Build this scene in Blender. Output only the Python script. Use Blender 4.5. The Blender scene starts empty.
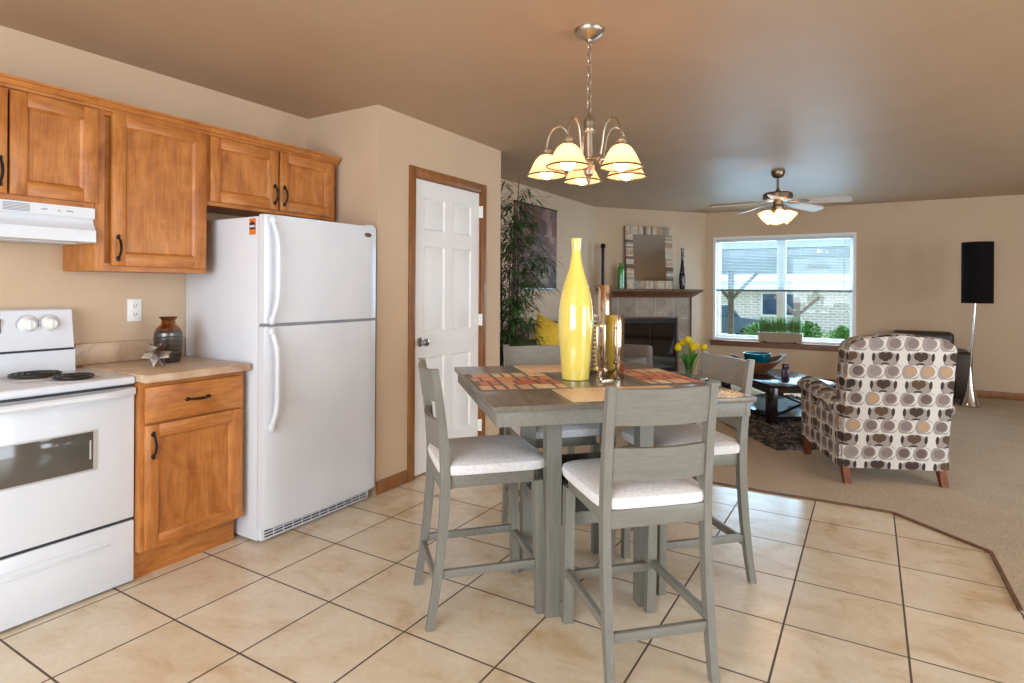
import bpy, bmesh, math, random
from mathutils import Vector, Matrix
random.seed(7)
S = bpy.context.scene
COL = S.collection
PI = math.pi
# ------------------------------------------------------------------ camera
cam = bpy.data.cameras.new('camera'); co = bpy.data.objects.new('camera', cam); COL.objects.link(co)
YAW, ROLL = math.radians(31.06), math.radians(.352)
cam.sensor_width = 36; cam.lens = 594.75/1024*36; cam.shift_y = -53.23/1024
cam.clip_start = .05; cam.clip_end = 300
fw = Vector((-math.sin(YAW), math.cos(YAW), 0)); rt = Vector((math.cos(YAW), math.sin(YAW), 0)); up = Vector((0,0,1))
r2 = rt*math.cos(ROLL)+up*math.sin(ROLL); u2 = up*math.cos(ROLL)-rt*math.sin(ROLL)
co.matrix_world = Matrix(((r2.x,u2.x,-fw.x,0),(r2.y,u2.y,-fw.y,0),(r2.z,u2.z,-fw.z,1.30),(0,0,0,1)))
S.camera = co
# ------------------------------------------------------------------ world, lights, exposure
vs = S.view_settings; vs.view_transform = 'Standard'; vs.look = 'None'; vs.gamma = 1; vs.use_curve_mapping = False
vs.exposure = 0.28
w = bpy.data.worlds.new('sky'); S.world = w; w.use_nodes = True
nt = w.node_tree; bg = nt.nodes['Background']
bg.inputs[0].default_value = (.80,.91,1,1); bg.inputs[1].default_value = 2.1
sl = bpy.data.lights.new('sun', 'SUN'); sl.energy = 3.4; sl.angle = .05; sl.color = (1,.97,.92)
so = bpy.data.objects.new('sun', sl); COL.objects.link(so); so.rotation_euler = (math.radians(48), 0, math.radians(-150)); so.location = (0,20,12)
def area(name, loc, rot, sx, sy, power, col):
    l = bpy.data.lights.new(name, 'AREA'); l.shape = 'RECTANGLE'; l.size = sx; l.size_y = sy; l.energy = power; l.color = col
    o = bpy.data.objects.new(name, l); COL.objects.link(o); o.location = loc; o.rotation_euler = rot; return o
# fill lamps added at invented off-camera windows, plus daylight in the far window
area('daylight_fill', (-.6,-2.32,1.45), (PI/2,0,0), 3.0, 1.7, 122, (.80,.90,1))           # faces +Y
area('daylight_fill', (4.32,1.6,1.2), (0,PI/2,0), 2.1, 2.6, 88, (.84,.92,1))             # faces -X
area('daylight_fill', (-1.08,9.30,1.32), (-PI/2,0,0), 1.8, 1.45, 60, (.55,.80,1))     # faces -Y
area('daylight_fill', (4.32,5.2,1.3), (0,PI/2,0), 1.5, 1.8, 44, (.84,.92,1))  # extra fill for carpet and armchair, at an added opening
# ------------------------------------------------------------------ materials
def lin(c): return tuple(((x/255)/12.92 if x/255 <= .04045 else ((x/255+.055)/1.055)**2.4) for x in c)
M = {}
def base(name, col, rough=.5, metal=0, spec=.5, coat=0):
    m = bpy.data.materials.new(name); m.use_nodes = True; p = m.node_tree.nodes['Principled BSDF']
    p.inputs['Base Color'].default_value = (*lin(col),1); p.inputs['Roughness'].default_value = rough
    p.inputs['Metallic'].default_value = metal; p.inputs['Specular IOR Level'].default_value = spec
    p.inputs['Coat Weight'].default_value = coat
    M[name] = m; return m, m.node_tree, p
def N(nt, t, **k):
    n = nt.nodes.new(t)
    for a, b in k.items():
        if a in n.inputs.keys() if isinstance(a,str) else False: n.inputs[a].default_value = b
        else: setattr(n, a, b)
    return n
def coords(nt, scale=(1,1,1), loc=(0,0,0), kind='Object'):
    tc = nt.nodes.new('ShaderNodeTexCoord'); mp = nt.nodes.new('ShaderNodeMapping')
    mp.inputs['Scale'].default_value = scale; mp.inputs['Location'].default_value = loc
    nt.links.new(tc.outputs[kind], mp.inputs[0]); return mp.outputs[0]
def noise(nt, vec, scale, detail=3, rough=.5, dist=0):
    n = nt.nodes.new('ShaderNodeTexNoise'); n.inputs['Scale'].default_value = scale; n.inputs['Detail'].default_value = detail
    n.inputs['Roughness'].default_value = rough; n.inputs['Distortion'].default_value = dist
    nt.links.new(vec, n.inputs['Vector']); return n.outputs['Fac']
def ramp(nt, fac, stops, const=False):
    r = nt.nodes.new('ShaderNodeValToRGB'); cr = r.color_ramp
    if const: cr.interpolation = 'CONSTANT'
    while len(cr.elements) < len(stops): cr.elements.new(.5)
    for e, (p, c) in zip(cr.elements, stops): e.position = p; e.color = (*lin(c),1)
    nt.links.new(fac, r.inputs[0]); return r.outputs[0]
def mathn(nt, op, a, b=None, c=None):
    n = nt.nodes.new('ShaderNodeMath'); n.operation = op
    for i, v in enumerate((a,b,c)):
        if v is None: continue
        if isinstance(v,(int,float)): n.inputs[i].default_value = v
        else: nt.links.new(v, n.inputs[i])
    return n.outputs[0]
def mixc(nt, fac, a, b, mode='MIX'):
    n = nt.nodes.new('ShaderNodeMix'); n.data_type = 'RGBA'; n.blend_type = mode
    for s, v in ((n.inputs[0],fac),(n.inputs[6],a),(n.inputs[7],b)):
        if isinstance(v,(int,float)): s.default_value = v
        elif isinstance(v,tuple): s.default_value = (*lin(v),1)
        else: nt.links.new(v, s)
    return n.outputs[2]
def bump(nt, p, h, strength=.2, dist=.01):
    b = nt.nodes.new('ShaderNodeBump'); b.inputs['Strength'].default_value = strength; b.inputs['Distance'].default_value = dist
    nt.links.new(h, b.inputs['Height']); nt.links.new(b.outputs[0], p.inputs['Normal'])
def noisy(name, c1, c2, scale=8, rough=.6, metal=0, stretch=(1,1,1), bs=0, bscale=60, detail=3, spec=.5, coat=0, lo=.35, hi=.65, dist=0):
    m, nt, p = base(name, c1, rough, metal, spec, coat)
    v = coords(nt, stretch); f = noise(nt, v, scale, detail, .55, dist)
    nt.links.new(ramp(nt, f, [(lo,c1),(hi,c2)]), p.inputs['Base Color'])
    if bs: bump(nt, p, noise(nt, coords(nt), bscale, 2), bs, .004)
    return m
noisy('wall_paint', (209,183,154), (205,178,149), 2, .75, bs=.25, bscale=110)
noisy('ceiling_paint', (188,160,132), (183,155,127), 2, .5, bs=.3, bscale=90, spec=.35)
noisy('white_paint', (240,238,236), (236,234,232), 3, .42)
noisy('appliance_white', (224,228,234), (221,225,232), 5, .28, coat=.2)
noisy('appliance_grey', (196,192,188), (188,186,184), 5, .4)
noisy('dark_gap', (48,50,58), (40,42,50), 5, .5)
noisy('oven_glass', (96,92,86), (84,80,74), 3, .08, spec=.8)
noisy('coil', (50,48,50), (70,66,66), 30, .45, .6)
noisy('chrome', (205,205,205), (190,190,190), 5, .12, 1)
noisy('brushed_nickel', (190,178,160), (170,160,145), 20, .34, 1)
noisy('pewter', (150,132,112), (120,104,86), 20, .35, 1)
noisy('bronze', (62,46,36), (40,32,28), 20, .38, .7)
noisy('black_metal', (30,28,28), (22,20,20), 20, .4, .3)
noisy('trim_wood', (152,100,54), (132,84,44), 6, .4, stretch=(3,3,1.0))
noisy('mantel_wood', (112,66,34), (88,50,26), 6, .38, stretch=(2,2,9))
noisy('sill_wood', (140,98,72), (122,84,62), 6, .45, stretch=(2,8,8))
noisy('dark_wood', (40,28,26), (28,20,18), 8, .16)
noisy('leg_wood', (132,70,26), (104,50,18), 10, .6, stretch=(4,4,1))
noisy('leather', (66,52,42), (52,40,33), 14, .42, bs=.3, bscale=150)
noisy('black_fabric', (26,23,26), (18,16,19), 100, .9, spec=.1)
noisy('seat_fabric', (238,236,236), (222,220,220), 90, .95, spec=.1, bs=.5, bscale=260)
noisy('sofa_fabric', (150,134,124), (134,119,110), 60, .9, spec=.1, bs=.4, bscale=200)
noisy('yellow_fabric', (236,200,76), (226,186,64), 30, .85, spec=.1, bs=.3, bscale=120)
noisy('brown_fabric', (112,84,66), (86,62,50), 25, .9, spec=.1)
noisy('yellow_glaze', (238,218,108), (235,213,100), 4, .10, coat=.9, spec=.6)
noisy('green_leaf', (54,92,36), (28,58,22), 30, .5)
noisy('bamboo_leaf', (70,104,46), (34,60,28), 25, .5)
noisy('grass_leaf', (70,120,50), (120,160,84), 60, .5)
noisy('stem_brown', (70,52,34), (46,34,24), 25, .6)
noisy('tulip_stem', (112,182,72), (70,146,46), 25, .5)
noisy('tulip_yellow', (250,226,30), (240,206,20), 15, .5)
noisy('planter_wood', (176,152,128), (150,126,104), 12, .6, stretch=(1,6,6))
noisy('pot', (150,140,128), (124,114,104), 10, .6)
noisy('outlet_white', (244,244,240), (240,240,236), 5, .35)
noisy('alabaster', (255,228,186), (250,212,160), 14, .35)
noisy('blade_wood', (222,204,182), (212,194,172), 10, .4)
noisy('fireplace_glass', (14,15,16), (20,21,22), 3, .05, spec=.9)
noisy('teal_glaze', (10,120,142), (6,96,120), 8, .15, .5)
noisy('bowl_wood', (136,88,58), (96,58,38), 8, .45, stretch=(1,1,6))
noisy('plum_glass', (70,44,62), (40,30,52), 14, .25)
noisy('star_cream', (214,204,190), (150,140,132), 40, .3, .5)
noisy('star_brown', (96,66,50), (60,40,34), 30, .35, .3)
noisy('silver_ribbed', (226,216,202), (206,196,182), 10, .3, .6)
noisy('tan_chrome', (206,192,172), (198,182,162), 4, .10, 1)
noisy('placemat_plain', (226,204,174), (212,184,150), 10, .42, stretch=(1,9,1))
noisy('ext_wood', (150,134,122), (128,112,102), 8, .8)
noisy('ext_roof', (188,194,200), (176,182,190), 4, .7)
noisy('ext_white', (236,236,232), (230,230,226), 4, .6)
noisy('ext_ground', (150,156,120), (120,132,90), 2, .95)
noisy('ext_leaf', (120,168,84), (66,112,58), 12, .6)
noisy('ext_glass', (40,66,90), (60,90,112), 1, .1)
noisy('truck_paint', (96,112,128), (84,100,118), 2, .3, .4)
noisy('tyre', (28,28,30), (22,22,24), 8, .8)
noisy('tail_red', (190,60,50), (170,50,44), 8, .3)
noisy('sticker_orange', (232,128,36), (226,118,30), 8, .5)
noisy('sticker_navy', (44,40,70), (36,34,60), 8, .5)
noisy('mark_grey', (150,150,156), (140,140,146), 8, .5)
noisy('slat_white', (214,222,228), (206,214,222), 8, .5)
noisy('backlit_rail', (120,128,130), (104,112,114), 8, .5)  # rail darkened in its colour to look backlit
noisy('basket_blue', (166,200,214), (140,178,196), 18, .6)
noisy('book_band', (120,124,130), (200,206,210), 60, .6)
noisy('threshold', (120,86,60), (96,66,46), 10, .5)
noisy('mirror_glass', (205,205,205), (200,200,200), 2, .02, 1)
for nm, c in dict(strip_cream=(226,212,190), strip_tan=(204,172,138), strip_grey=(172,170,158), strip_brown=(134,108,88), strip_rose=(216,176,150)).items():
    noisy(nm, c, tuple(int(x*.88) for x in c), 20, .25, .2)
for nm, c in dict(mosaic_cream=(238,220,180), mosaic_orange=(224,158,116), mosaic_red=(206,112,84), mosaic_salmon=(228,184,152)).items():
    noisy(nm, c, tuple(int(x*.9) for x in c), 20, .3)
noisy('mosaic_grout', (112,104,94), (98,90,82), 10, .5)
# grey-washed wood of the dining set
for nm, st in (('chair_wood',(14,14,1.3)), ('table_wood',(1.5,12,12)), ('rail_wood',(1.3,14,14))):
    m, nt, p = base(nm, (132,132,122), .42)
    f = noise(nt, coords(nt, st), 6, 5, .6, .4)
    nt.links.new(ramp(nt, f, [(.3,(117,115,106)),(.5,(124,122,113)),(.72,(131,129,119))]), p.inputs['Base Color'])
m, nt, p = base('tabletop_wood', (112,104,94), .22)
f = noise(nt, coords(nt, (1.2,10,10)), 6, 5, .6, .3)
nt.links.new(ramp(nt, f, [(.3,(100,93,84)),(.7,(124,116,105))]), p.inputs['Base Color'])
# maple cabinets
for nm, st in (('maple_v',(3,3,.9)), ('maple_h',(3,.9,3))):
    m, nt, p = base(nm, (198,128,66), .42, coat=.06)
    f = noise(nt, coords(nt, st), 3.2, 4, .5, 1.9)
    g = noise(nt, coords(nt, (st[0]*6,st[1]*6 if nm=='maple_v' else st[1],st[2]*6 if nm=='maple_h' else st[2])), 8, 2)
    c = ramp(nt, f, [(.25,(178,104,44)),(.5,(203,129,60)),(.75,(214,145,76))])
    c = mixc(nt, .55, c, ramp(nt, noise(nt, coords(nt), 5.5, 4, .6, 1.2), [(.3,(200,176,150)),(.6,(255,255,255))]), 'MULTIPLY')
    c2 = ramp(nt, g, [(.3,(225,225,225)),(.7,(255,255,255))])
    nt.links.new(mixc(nt, 1.0, c, c2, 'MULTIPLY'), p.inputs['Base Color'])
# laminate counter
m, nt, p = base('laminate', (196,166,136), .35)
f = noise(nt, coords(nt, (1,1,1)), 9, 6, .65, .8)
nt.links.new(ramp(nt, f, [(.3,(172,138,108)),(.5,(196,166,136)),(.7,(214,190,162))]), p.inputs['Base Color'])
# floor tile
m, nt, p = base('floor_tile', (224,204,172), .24)
v = coords(nt, (1,1,1), (-.123+.4065*20-.0015, -1.310+.4075*20-.0015, 0))
br = nt.nodes.new('ShaderNodeTexBrick'); br.offset = 0; br.squash = 1
for k, x in (('Scale',1),('Mortar Size',.0042),('Mortar Smooth',.15),('Bias',0),('Brick Width',.4065),('Row Height',.4075)): br.inputs[k].default_value = x
br.inputs['Color1'].default_value = (*lin((255,255,255)),1); br.inputs['Color2'].default_value = (*lin((243,238,230)),1); br.inputs['Mortar'].default_value = (1,1,1,1)
nt.links.new(v, br.inputs['Vector'])
f = noise(nt, coords(nt, (1,1.3,1)), 3.6, 5, .62, .6)
f2 = noise(nt, coords(nt), 38, 4, .7)
c = ramp(nt, f, [(.28,(214,188,154)),(.44,(232,217,193)),(.62,(240,230,212)),(.8,(234,220,197))])
c = mixc(nt, .35, c, ramp(nt, f2, [(.3,(228,220,206)),(.7,(255,255,255))]), 'MULTIPLY')
c = mixc(nt, 1.0, c, br.outputs['Color'], 'MULTIPLY')
c = mixc(nt, br.outputs['Fac'], c, (96,80,66))
nt.links.new(c, p.inputs['Base Color'])
rr = nt.nodes.new('ShaderNodeMapRange'); rr.inputs[3].default_value = .22; rr.inputs[4].default_value = .8
nt.links.new(br.outputs['Fac'], rr.inputs[0]); nt.links.new(rr.outputs[0], p.inputs['Roughness'])
bump(nt, p, mathn(nt, 'SUBTRACT', 1, br.outputs['Fac']), .5, .003)
# carpet
m, nt, p = base('carpet', (206,186,160), .98, spec=.05)
f = noise(nt, coords(nt), 90, 4, .8); f2 = noise(nt, coords(nt), 2.5, 3)
c = ramp(nt, f, [(.3,(184,164,140)),(.7,(232,214,190))]); c = mixc(nt, .5, c, ramp(nt, f2, [(.3,(225,222,216)),(.7,(255,255,255))]), 'MULTIPLY')
nt.links.new(c, p.inputs['Base Color']); bump(nt, p, noise(nt, coords(nt), 240, 3), .9, .01)
# fireplace tile
m, nt, p = base('fire_tile', (150,128,108), .4)
br = nt.nodes.new('ShaderNodeTexBrick'); br.offset = 0
for k, x in (('Scale',1),('Mortar Size',.004),('Brick Width',.305),('Row Height',.305)): br.inputs[k].default_value = x
br.inputs['Color1'].default_value = (1,1,1,1); br.inputs['Color2'].default_value = (.82,.8,.78,1); br.inputs['Mortar'].default_value = (1,1,1,1)
tc = nt.nodes.new('ShaderNodeTexCoord'); sx = nt.nodes.new('ShaderNodeSeparateXYZ'); cx = nt.nodes.new('ShaderNodeCombineXYZ')
nt.links.new(tc.outputs['Object'], sx.inputs[0]); nt.links.new(mathn(nt,'ADD',sx.outputs[0],3.05-.09), cx.inputs[0]); nt.links.new(mathn(nt,'ADD',sx.outputs[2],3.05-.88), cx.inputs[1])
nt.links.new(cx.outputs[0], br.inputs['Vector'])
c = ramp(nt, noise(nt, coords(nt), 6, 6, .7, .6), [(.3,(122,104,88)),(.5,(154,134,114)),(.7,(176,158,138))])
c = mixc(nt, 1, c, br.outputs['Color'], 'MULTIPLY'); c = mixc(nt, br.outputs['Fac'], c, (186,176,160))
nt.links.new(c, p.inputs['Base Color'])
# neighbour brick
m, nt, p = base('ext_brick', (190,150,130), .9)
br = nt.nodes.new('ShaderNodeTexBrick')
for k, x in (('Scale',1),('Mortar Size',.03),('Brick Width',.5),('Row Height',.17)): br.inputs[k].default_value = x
br.inputs['Color1'].default_value = (*lin((186,170,160)),1); br.inputs['Color2'].default_value = (*lin((198,184,176)),1); br.inputs['Mortar'].default_value = (*lin((226,220,214)),1)
tc = nt.nodes.new('ShaderNodeTexCoord'); sx = nt.nodes.new('ShaderNodeSeparateXYZ'); cx = nt.nodes.new('ShaderNodeCombineXYZ')
nt.links.new(tc.outputs['Object'], sx.inputs[0]); nt.links.new(sx.outputs[0], cx.inputs[0]); nt.links.new(sx.outputs[2], cx.inputs[1]); nt.links.new(cx.outputs[0], br.inputs['Vector'])
nt.links.new(br.outputs['Color'], p.inputs['Base Color'])
# abstract painting
m, nt, p = base('painting', (130,100,100), .6)
vo = nt.nodes.new('ShaderNodeTexVoronoi'); vo.distance = 'CHEBYCHEV'; vo.inputs['Scale'].default_value = 6
nt.links.new(coords(nt), vo.inputs['Vector'])
sp = nt.nodes.new('ShaderNodeSeparateColor'); nt.links.new(vo.outputs['Color'], sp.inputs[0])
f = mathn(nt, 'ADD', mathn(nt, 'MULTIPLY', sp.outputs[0], .45), mathn(nt, 'MULTIPLY', noise(nt, coords(nt), 4, 5, .6), .6))
nt.links.new(ramp(nt, f, [(.2,(48,42,40)),(.36,(96,62,54)),(.5,(128,80,68)),(.6,(92,78,84)),(.72,(150,116,98)),(.9,(176,160,152))]), p.inputs['Base Color'])
# recliner print: rows of ringed discs
m, nt, p = base('disc_print', (200,190,178), .9, spec=.1)
tc = nt.nodes.new('ShaderNodeTexCoord'); sx = nt.nodes.new('ShaderNodeSeparateXYZ'); nt.links.new(tc.outputs['UV'], sx.inputs[0])
rv = mathn(nt, 'DIVIDE', mathn(nt,'ADD',sx.outputs[1],.02), .092); row = mathn(nt, 'FLOOR', rv)
odd = mathn(nt, 'MODULO', mathn(nt,'ADD',row,100), 2)
dv = mathn(nt, 'SUBTRACT', mathn(nt, 'SUBTRACT', rv, row), .5)
def white(cl):
    cc = nt.nodes.new('ShaderNodeCombineXYZ'); nt.links.new(cl, cc.inputs[0]); nt.links.new(row, cc.inputs[1])
    wn = nt.nodes.new('ShaderNodeTexWhiteNoise'); wn.noise_dimensions = '2D'; nt.links.new(cc.outputs[0], wn.inputs['Vector']); return wn.outputs['Value']
def ell(du, ou, ov, a, b):
    x = mathn(nt, 'DIVIDE', mathn(nt, 'SUBTRACT', du, ou), a); y = mathn(nt, 'DIVIDE', mathn(nt, 'SUBTRACT', dv, ov), b)
    return mathn(nt, 'LESS_THAN', mathn(nt, 'ADD', mathn(nt, 'MULTIPLY', x, x), mathn(nt, 'MULTIPLY', y, y)), 1)
# plain rows: two ringed discs per repeat
ru = mathn(nt, 'DIVIDE', sx.outputs[0], .108); cl = mathn(nt, 'FLOOR', ru); du = mathn(nt, 'SUBTRACT', mathn(nt, 'SUBTRACT', ru, cl), .5)
inner = ramp(nt, white(cl), [(0,(128,110,104)),(.3,(186,152,120)),(.5,(112,96,92)),(.68,(150,140,136)),(.85,(138,122,118))], True)
ca = mixc(nt, ell(du,0,0,.50,.62), (212,206,196), (158,148,140))
ca = mixc(nt, ell(du,.06,.03,.44,.46), ca, (218,213,204))
ca = mixc(nt, ell(du,-.05,.02,.40,.44), ca, (160,150,144))
ca = mixc(nt, ell(du,-.02,.04,.31,.34), ca, inner)
# heart rows: wide grey ring round two dark lobes, white between
ru2 = mathn(nt, 'DIVIDE', sx.outputs[0], .216); cl2 = mathn(nt, 'FLOOR', ru2); d2 = mathn(nt, 'SUBTRACT', mathn(nt, 'SUBTRACT', ru2, cl2), .5)
dark = ramp(nt, white(cl2), [(0,(76,64,58)),(.4,(98,80,64)),(.7,(66,58,54))], True)
cb = mixc(nt, ell(d2,0,-.30,.36,.34), (214,209,200), (146,136,129))
cb = mixc(nt, ell(d2,0,-.05,.36,.50), cb, (158,148,140))
cb = mixc(nt, ell(d2,-.34,.05,.05,.30), cb, (70,62,58)); cb = mixc(nt, ell(d2,.34,.05,.05,.30), cb, (70,62,58))
cb = mixc(nt, ell(d2,-.085,.13,.115,.28), cb, dark); cb = mixc(nt, ell(d2,.085,.13,.115,.28), cb, dark); cb = mixc(nt, ell(d2,0,-.03,.10,.24), cb, dark)
cb = mixc(nt, ell(d2,0,-.46,.12,.12), cb, (80,72,68))
c = mixc(nt, odd, ca, cb)
nt.links.new(c, p.inputs['Base Color']); bump(nt, p, noise(nt, coords(nt), 300, 2), .3, .003)
# shag rug
m, nt, p = base('shag', (70,60,60), .95, spec=.1)
f = noise(nt, coords(nt, (1,1,1)), 16, 5, .75, 1.0)
nt.links.new(ramp(nt, f, [(.32,(38,36,37)),(.5,(88,84,83)),(.68,(168,162,158))]), p.inputs['Base Color']); bump(nt, p, noise(nt, coords(nt), 60, 4), 1, .03)
# dark grey urn with copper neck
m, nt, p = base('urn_metal', (120,108,100), .34, 1)
g = nt.nodes.new('ShaderNodeSeparateXYZ'); tc = nt.nodes.new('ShaderNodeTexCoord'); nt.links.new(tc.outputs['Object'], g.inputs[0])
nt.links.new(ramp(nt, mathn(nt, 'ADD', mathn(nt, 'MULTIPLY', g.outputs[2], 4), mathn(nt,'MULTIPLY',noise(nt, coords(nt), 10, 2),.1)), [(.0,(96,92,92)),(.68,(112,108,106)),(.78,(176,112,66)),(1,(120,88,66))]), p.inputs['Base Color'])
# emission
def emit(name, col, st):
    m = bpy.data.materials.new(name); m.use_nodes = True; n = m.node_tree; n.nodes.clear()
    e = n.nodes.new('ShaderNodeEmission'); e.inputs[0].default_value = (*lin(col),1); e.inputs[1].default_value = st
    # frosted bulbs are a touch brighter at the filament side
    o = n.nodes.new('ShaderNodeOutputMaterial'); n.links.new(e.outputs[0], o.inputs[0]); M[name] = m
emit('bulb_warm', (255,206,150), 34)
emit('bulb_fan', (255,216,168), 75)
def shade_glass(name, col, tw):
    m = bpy.data.materials.new(name); m.use_nodes = True; n = m.node_tree; n.nodes.clear()
    d = n.nodes.new('ShaderNodeBsdfPrincipled'); t = n.nodes.new('ShaderNodeBsdfTranslucent'); mx = n.nodes.new('ShaderNodeMixShader')
    o = n.nodes.new('ShaderNodeOutputMaterial'); c = ramp(n, noise(n, coords(n), 9, 4, .6, 1), [(.35,col),(.7,tuple(int(x*.93) for x in col))])
    n.links.new(c, d.inputs['Base Color']); n.links.new(c, t.inputs[0]); d.inputs['Roughness'].default_value = .3
    mx.inputs[0].default_value = tw; n.links.new(d.outputs[0], mx.inputs[1]); n.links.new(t.outputs[0], mx.inputs[2]); n.links.new(mx.outputs[0], o.inputs[0]); M[name] = m
shade_glass('shade_glass', (226,202,170), .36)
def thin_glass(name, tint, refl, rough=.02):
    m = bpy.data.materials.new(name); m.use_nodes = True; n = m.node_tree; n.nodes.clear()
    t = n.nodes.new('ShaderNodeBsdfTransparent'); t.inputs[0].default_value = (*tint,1)
    g = n.nodes.new('ShaderNodeBsdfGlossy'); g.inputs['Roughness'].default_value = rough
    mx = n.nodes.new('ShaderNodeMixShader'); mx.inputs[0].default_value = refl; o = n.nodes.new('ShaderNodeOutputMaterial')
    n.links.new(t.outputs[0], mx.inputs[1]); n.links.new(g.outputs[0], mx.inputs[2]); n.links.new(mx.outputs[0], o.inputs[0]); M[name] = m
thin_glass('window_glass', (.76,.92,1), .04)
thin_glass('vase_glass', (.90,.97,.92), .12)
thin_glass('green_glass', (.25,.75,.2), .10)
M['green_glass'] = noisy('green_glaze', (70,150,60), (44,120,40), 6, .12, coat=.6)
# ------------------------------------------------------------------ mesh builder
class MB:
    def __init__(s): s.v = []; s.f = []; s.m = []; s.mi = 0
    def add(s, vs, fs):
        b = len(s.v); s.v += [tuple(x) for x in vs]; s.f += [tuple(i+b for i in f) for f in fs]; s.m += [s.mi]*len(fs); return s
    def box(s, lo, hi, bev=0, seg=2):
        lo = [min(a,b) for a,b in zip(lo,hi)] if True else lo; 
        return s._box(lo, hi, bev, seg)
    def _box(s, lo, hi, bev, seg, mat=None):
        x0,y0,z0 = lo; x1,y1,z1 = hi
        if bev <= 0:
            vs = [(x0,y0,z0),(x1,y0,z0),(x1,y1,z0),(x0,y1,z0),(x0,y0,z1),(x1,y0,z1),(x1,y1,z1),(x0,y1,z1)]
            fs = [(0,3,2,1),(4,5,6,7),(0,1,5,4),(1,2,6,5),(2,3,7,6),(3,0,4,7)]
        else:
            bm = bmesh.new(); bmesh.ops.create_cube(bm, size=1)
            for q in bm.verts: q.co = Vector(((x0+x1)/2+q.co.x*(x1-x0),(y0+y1)/2+q.co.y*(y1-y0),(z0+z1)/2+q.co.z*(z1-z0)))
            bev = min(bev, .49*min(x1-x0,y1-y0,z1-z0))
            bmesh.ops.bevel(bm, geom=bm.edges[:], offset=bev, segments=seg, affect='EDGES', profile=.5)
            bm.verts.ensure_lookup_table(); vs = [q.co[:] for q in bm.verts]; fs = [[q.index for q in f.verts] for f in bm.faces]; bm.free()
        if mat is not None: vs = [(mat @ Vector(q))[:] for q in vs]
        return s.add(vs, fs)
    def mbox(s, mat, lo, hi, bev=0, seg=2): return s._box(lo, hi, bev, seg, mat)
    def lathe(s, prof, c=(0,0,0), n=32, axis='z', cap=True):
        vs = []; fs = []
        for r, z in prof:
            for i in range(n):
                a = 2*PI*i/n; x, y = r*math.cos(a), r*math.sin(a)
                q = (x,y,z) if axis=='z' else ((z,x,y) if axis=='x' else (y,z,x))
                vs.append((q[0]+c[0],q[1]+c[1],q[2]+c[2]))
        for k in range(len(prof)-1):
            for i in range(n):
                j = (i+1)%n; fs.append((k*n+i,k*n+j,(k+1)*n+j,(k+1)*n+i))
        if cap:
            fs.append(tuple(reversed(range(n)))); fs.append(tuple(range((len(prof)-1)*n, len(prof)*n)))
        return s.add(vs, fs)
    def tube(s, pts, r, n=8, cap=True):
        pts = [Vector(p) for p in pts]; rs = r if isinstance(r,(list,tuple)) else [r]*len(pts)
        vs = []; fs = []; prev = None
        for i, p in enumerate(pts):
            t = (pts[min(i+1,len(pts)-1)]-pts[max(i-1,0)]).normalized()
            if prev is None: a = t.orthogonal().normalized()
            else: a = (prev-t*prev.dot(t)).normalized()
            prev = a; b = t.cross(a)
            for k in range(n):
                an = 2*PI*k/n; vs.append(p+(a*math.cos(an)+b*math.sin(an))*rs[i])
        for i in range(len(pts)-1):
            for k in range(n):
                j = (k+1)%n; fs.append((i*n+k,i*n+j,(i+1)*n+j,(i+1)*n+k))
        if cap: fs.append(tuple(reversed(range(n)))); fs.append(tuple(range((len(pts)-1)*n,len(pts)*n)))
        return s.add(vs, fs)
    def sweep(s, path, x0, x1, th):
        """rectangular bar swept along (y,z) path between x0..x1, thickness th (list or number)"""
        vs = []; fs = []; n = len(path)
        for i, (y,z) in enumerate(path):
            a = path[max(i-1,0)]; b = path[min(i+1,n-1)]; t = Vector((b[0]-a[0], b[1]-a[1])).normalized(); nn = Vector((t.y,-t.x))
            if i in (0,n-1): nn = Vector((1 if nn.x>0 else -1,0))
            h = (th[i] if isinstance(th,(list,tuple)) else th)/2
            for (xx, sg) in ((x0,-1),(x1,-1),(x1,1),(x0,1)): vs.append((xx, y+nn.x*h*sg, z+nn.y*h*sg))
        for i in range(n-1):
            for k in range(4): j = (k+1)%4; fs.append((i*4+k,i*4+j,(i+1)*4+j,(i+1)*4+k))
        fs.append((3,2,1,0)); fs.append(tuple(range((n-1)*4,n*4)))
        return s.add(vs, fs)
    def prism(s, poly, z0, z1, mat=None):
        n = len(poly); vs = [(x,y,z0) for x,y in poly]+[(x,y,z1) for x,y in poly]
        fs = [tuple(reversed(range(n))), tuple(range(n,2*n))]+[(i,(i+1)%n,n+(i+1)%n,n+i) for i in range(n)]
        if mat is not None: vs = [(mat @ Vector(q))[:] for q in vs]
        return s.add(vs, fs)
    def sup(s, c, r, e1=.4, e2=.4, n=24, m=14, mat=None):
        """rounded cushion (superellipsoid)"""
        f = lambda w,e: math.copysign(abs(w)**e, w)
        vs = []; fs = []
        for i in range(m+1):
            ph = -PI/2+PI*i/m
            for j in range(n):
                th = 2*PI*j/n; x = r[0]*f(math.cos(ph),e1)*f(math.cos(th),e2); y = r[1]*f(math.cos(ph),e1)*f(math.sin(th),e2); z = r[2]*f(math.sin(ph),e1)
                q = Vector((x,y,z)); 
                if mat is not None: q = mat @ q
                vs.append((q.x+c[0],q.y+c[1],q.z+c[2]))
        for i in range(m):
            for j in range(n): k = (j+1)%n; fs.append((i*n+j,i*n+k,(i+1)*n+k,(i+1)*n+j))
        return s.add(vs, fs)
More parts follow.
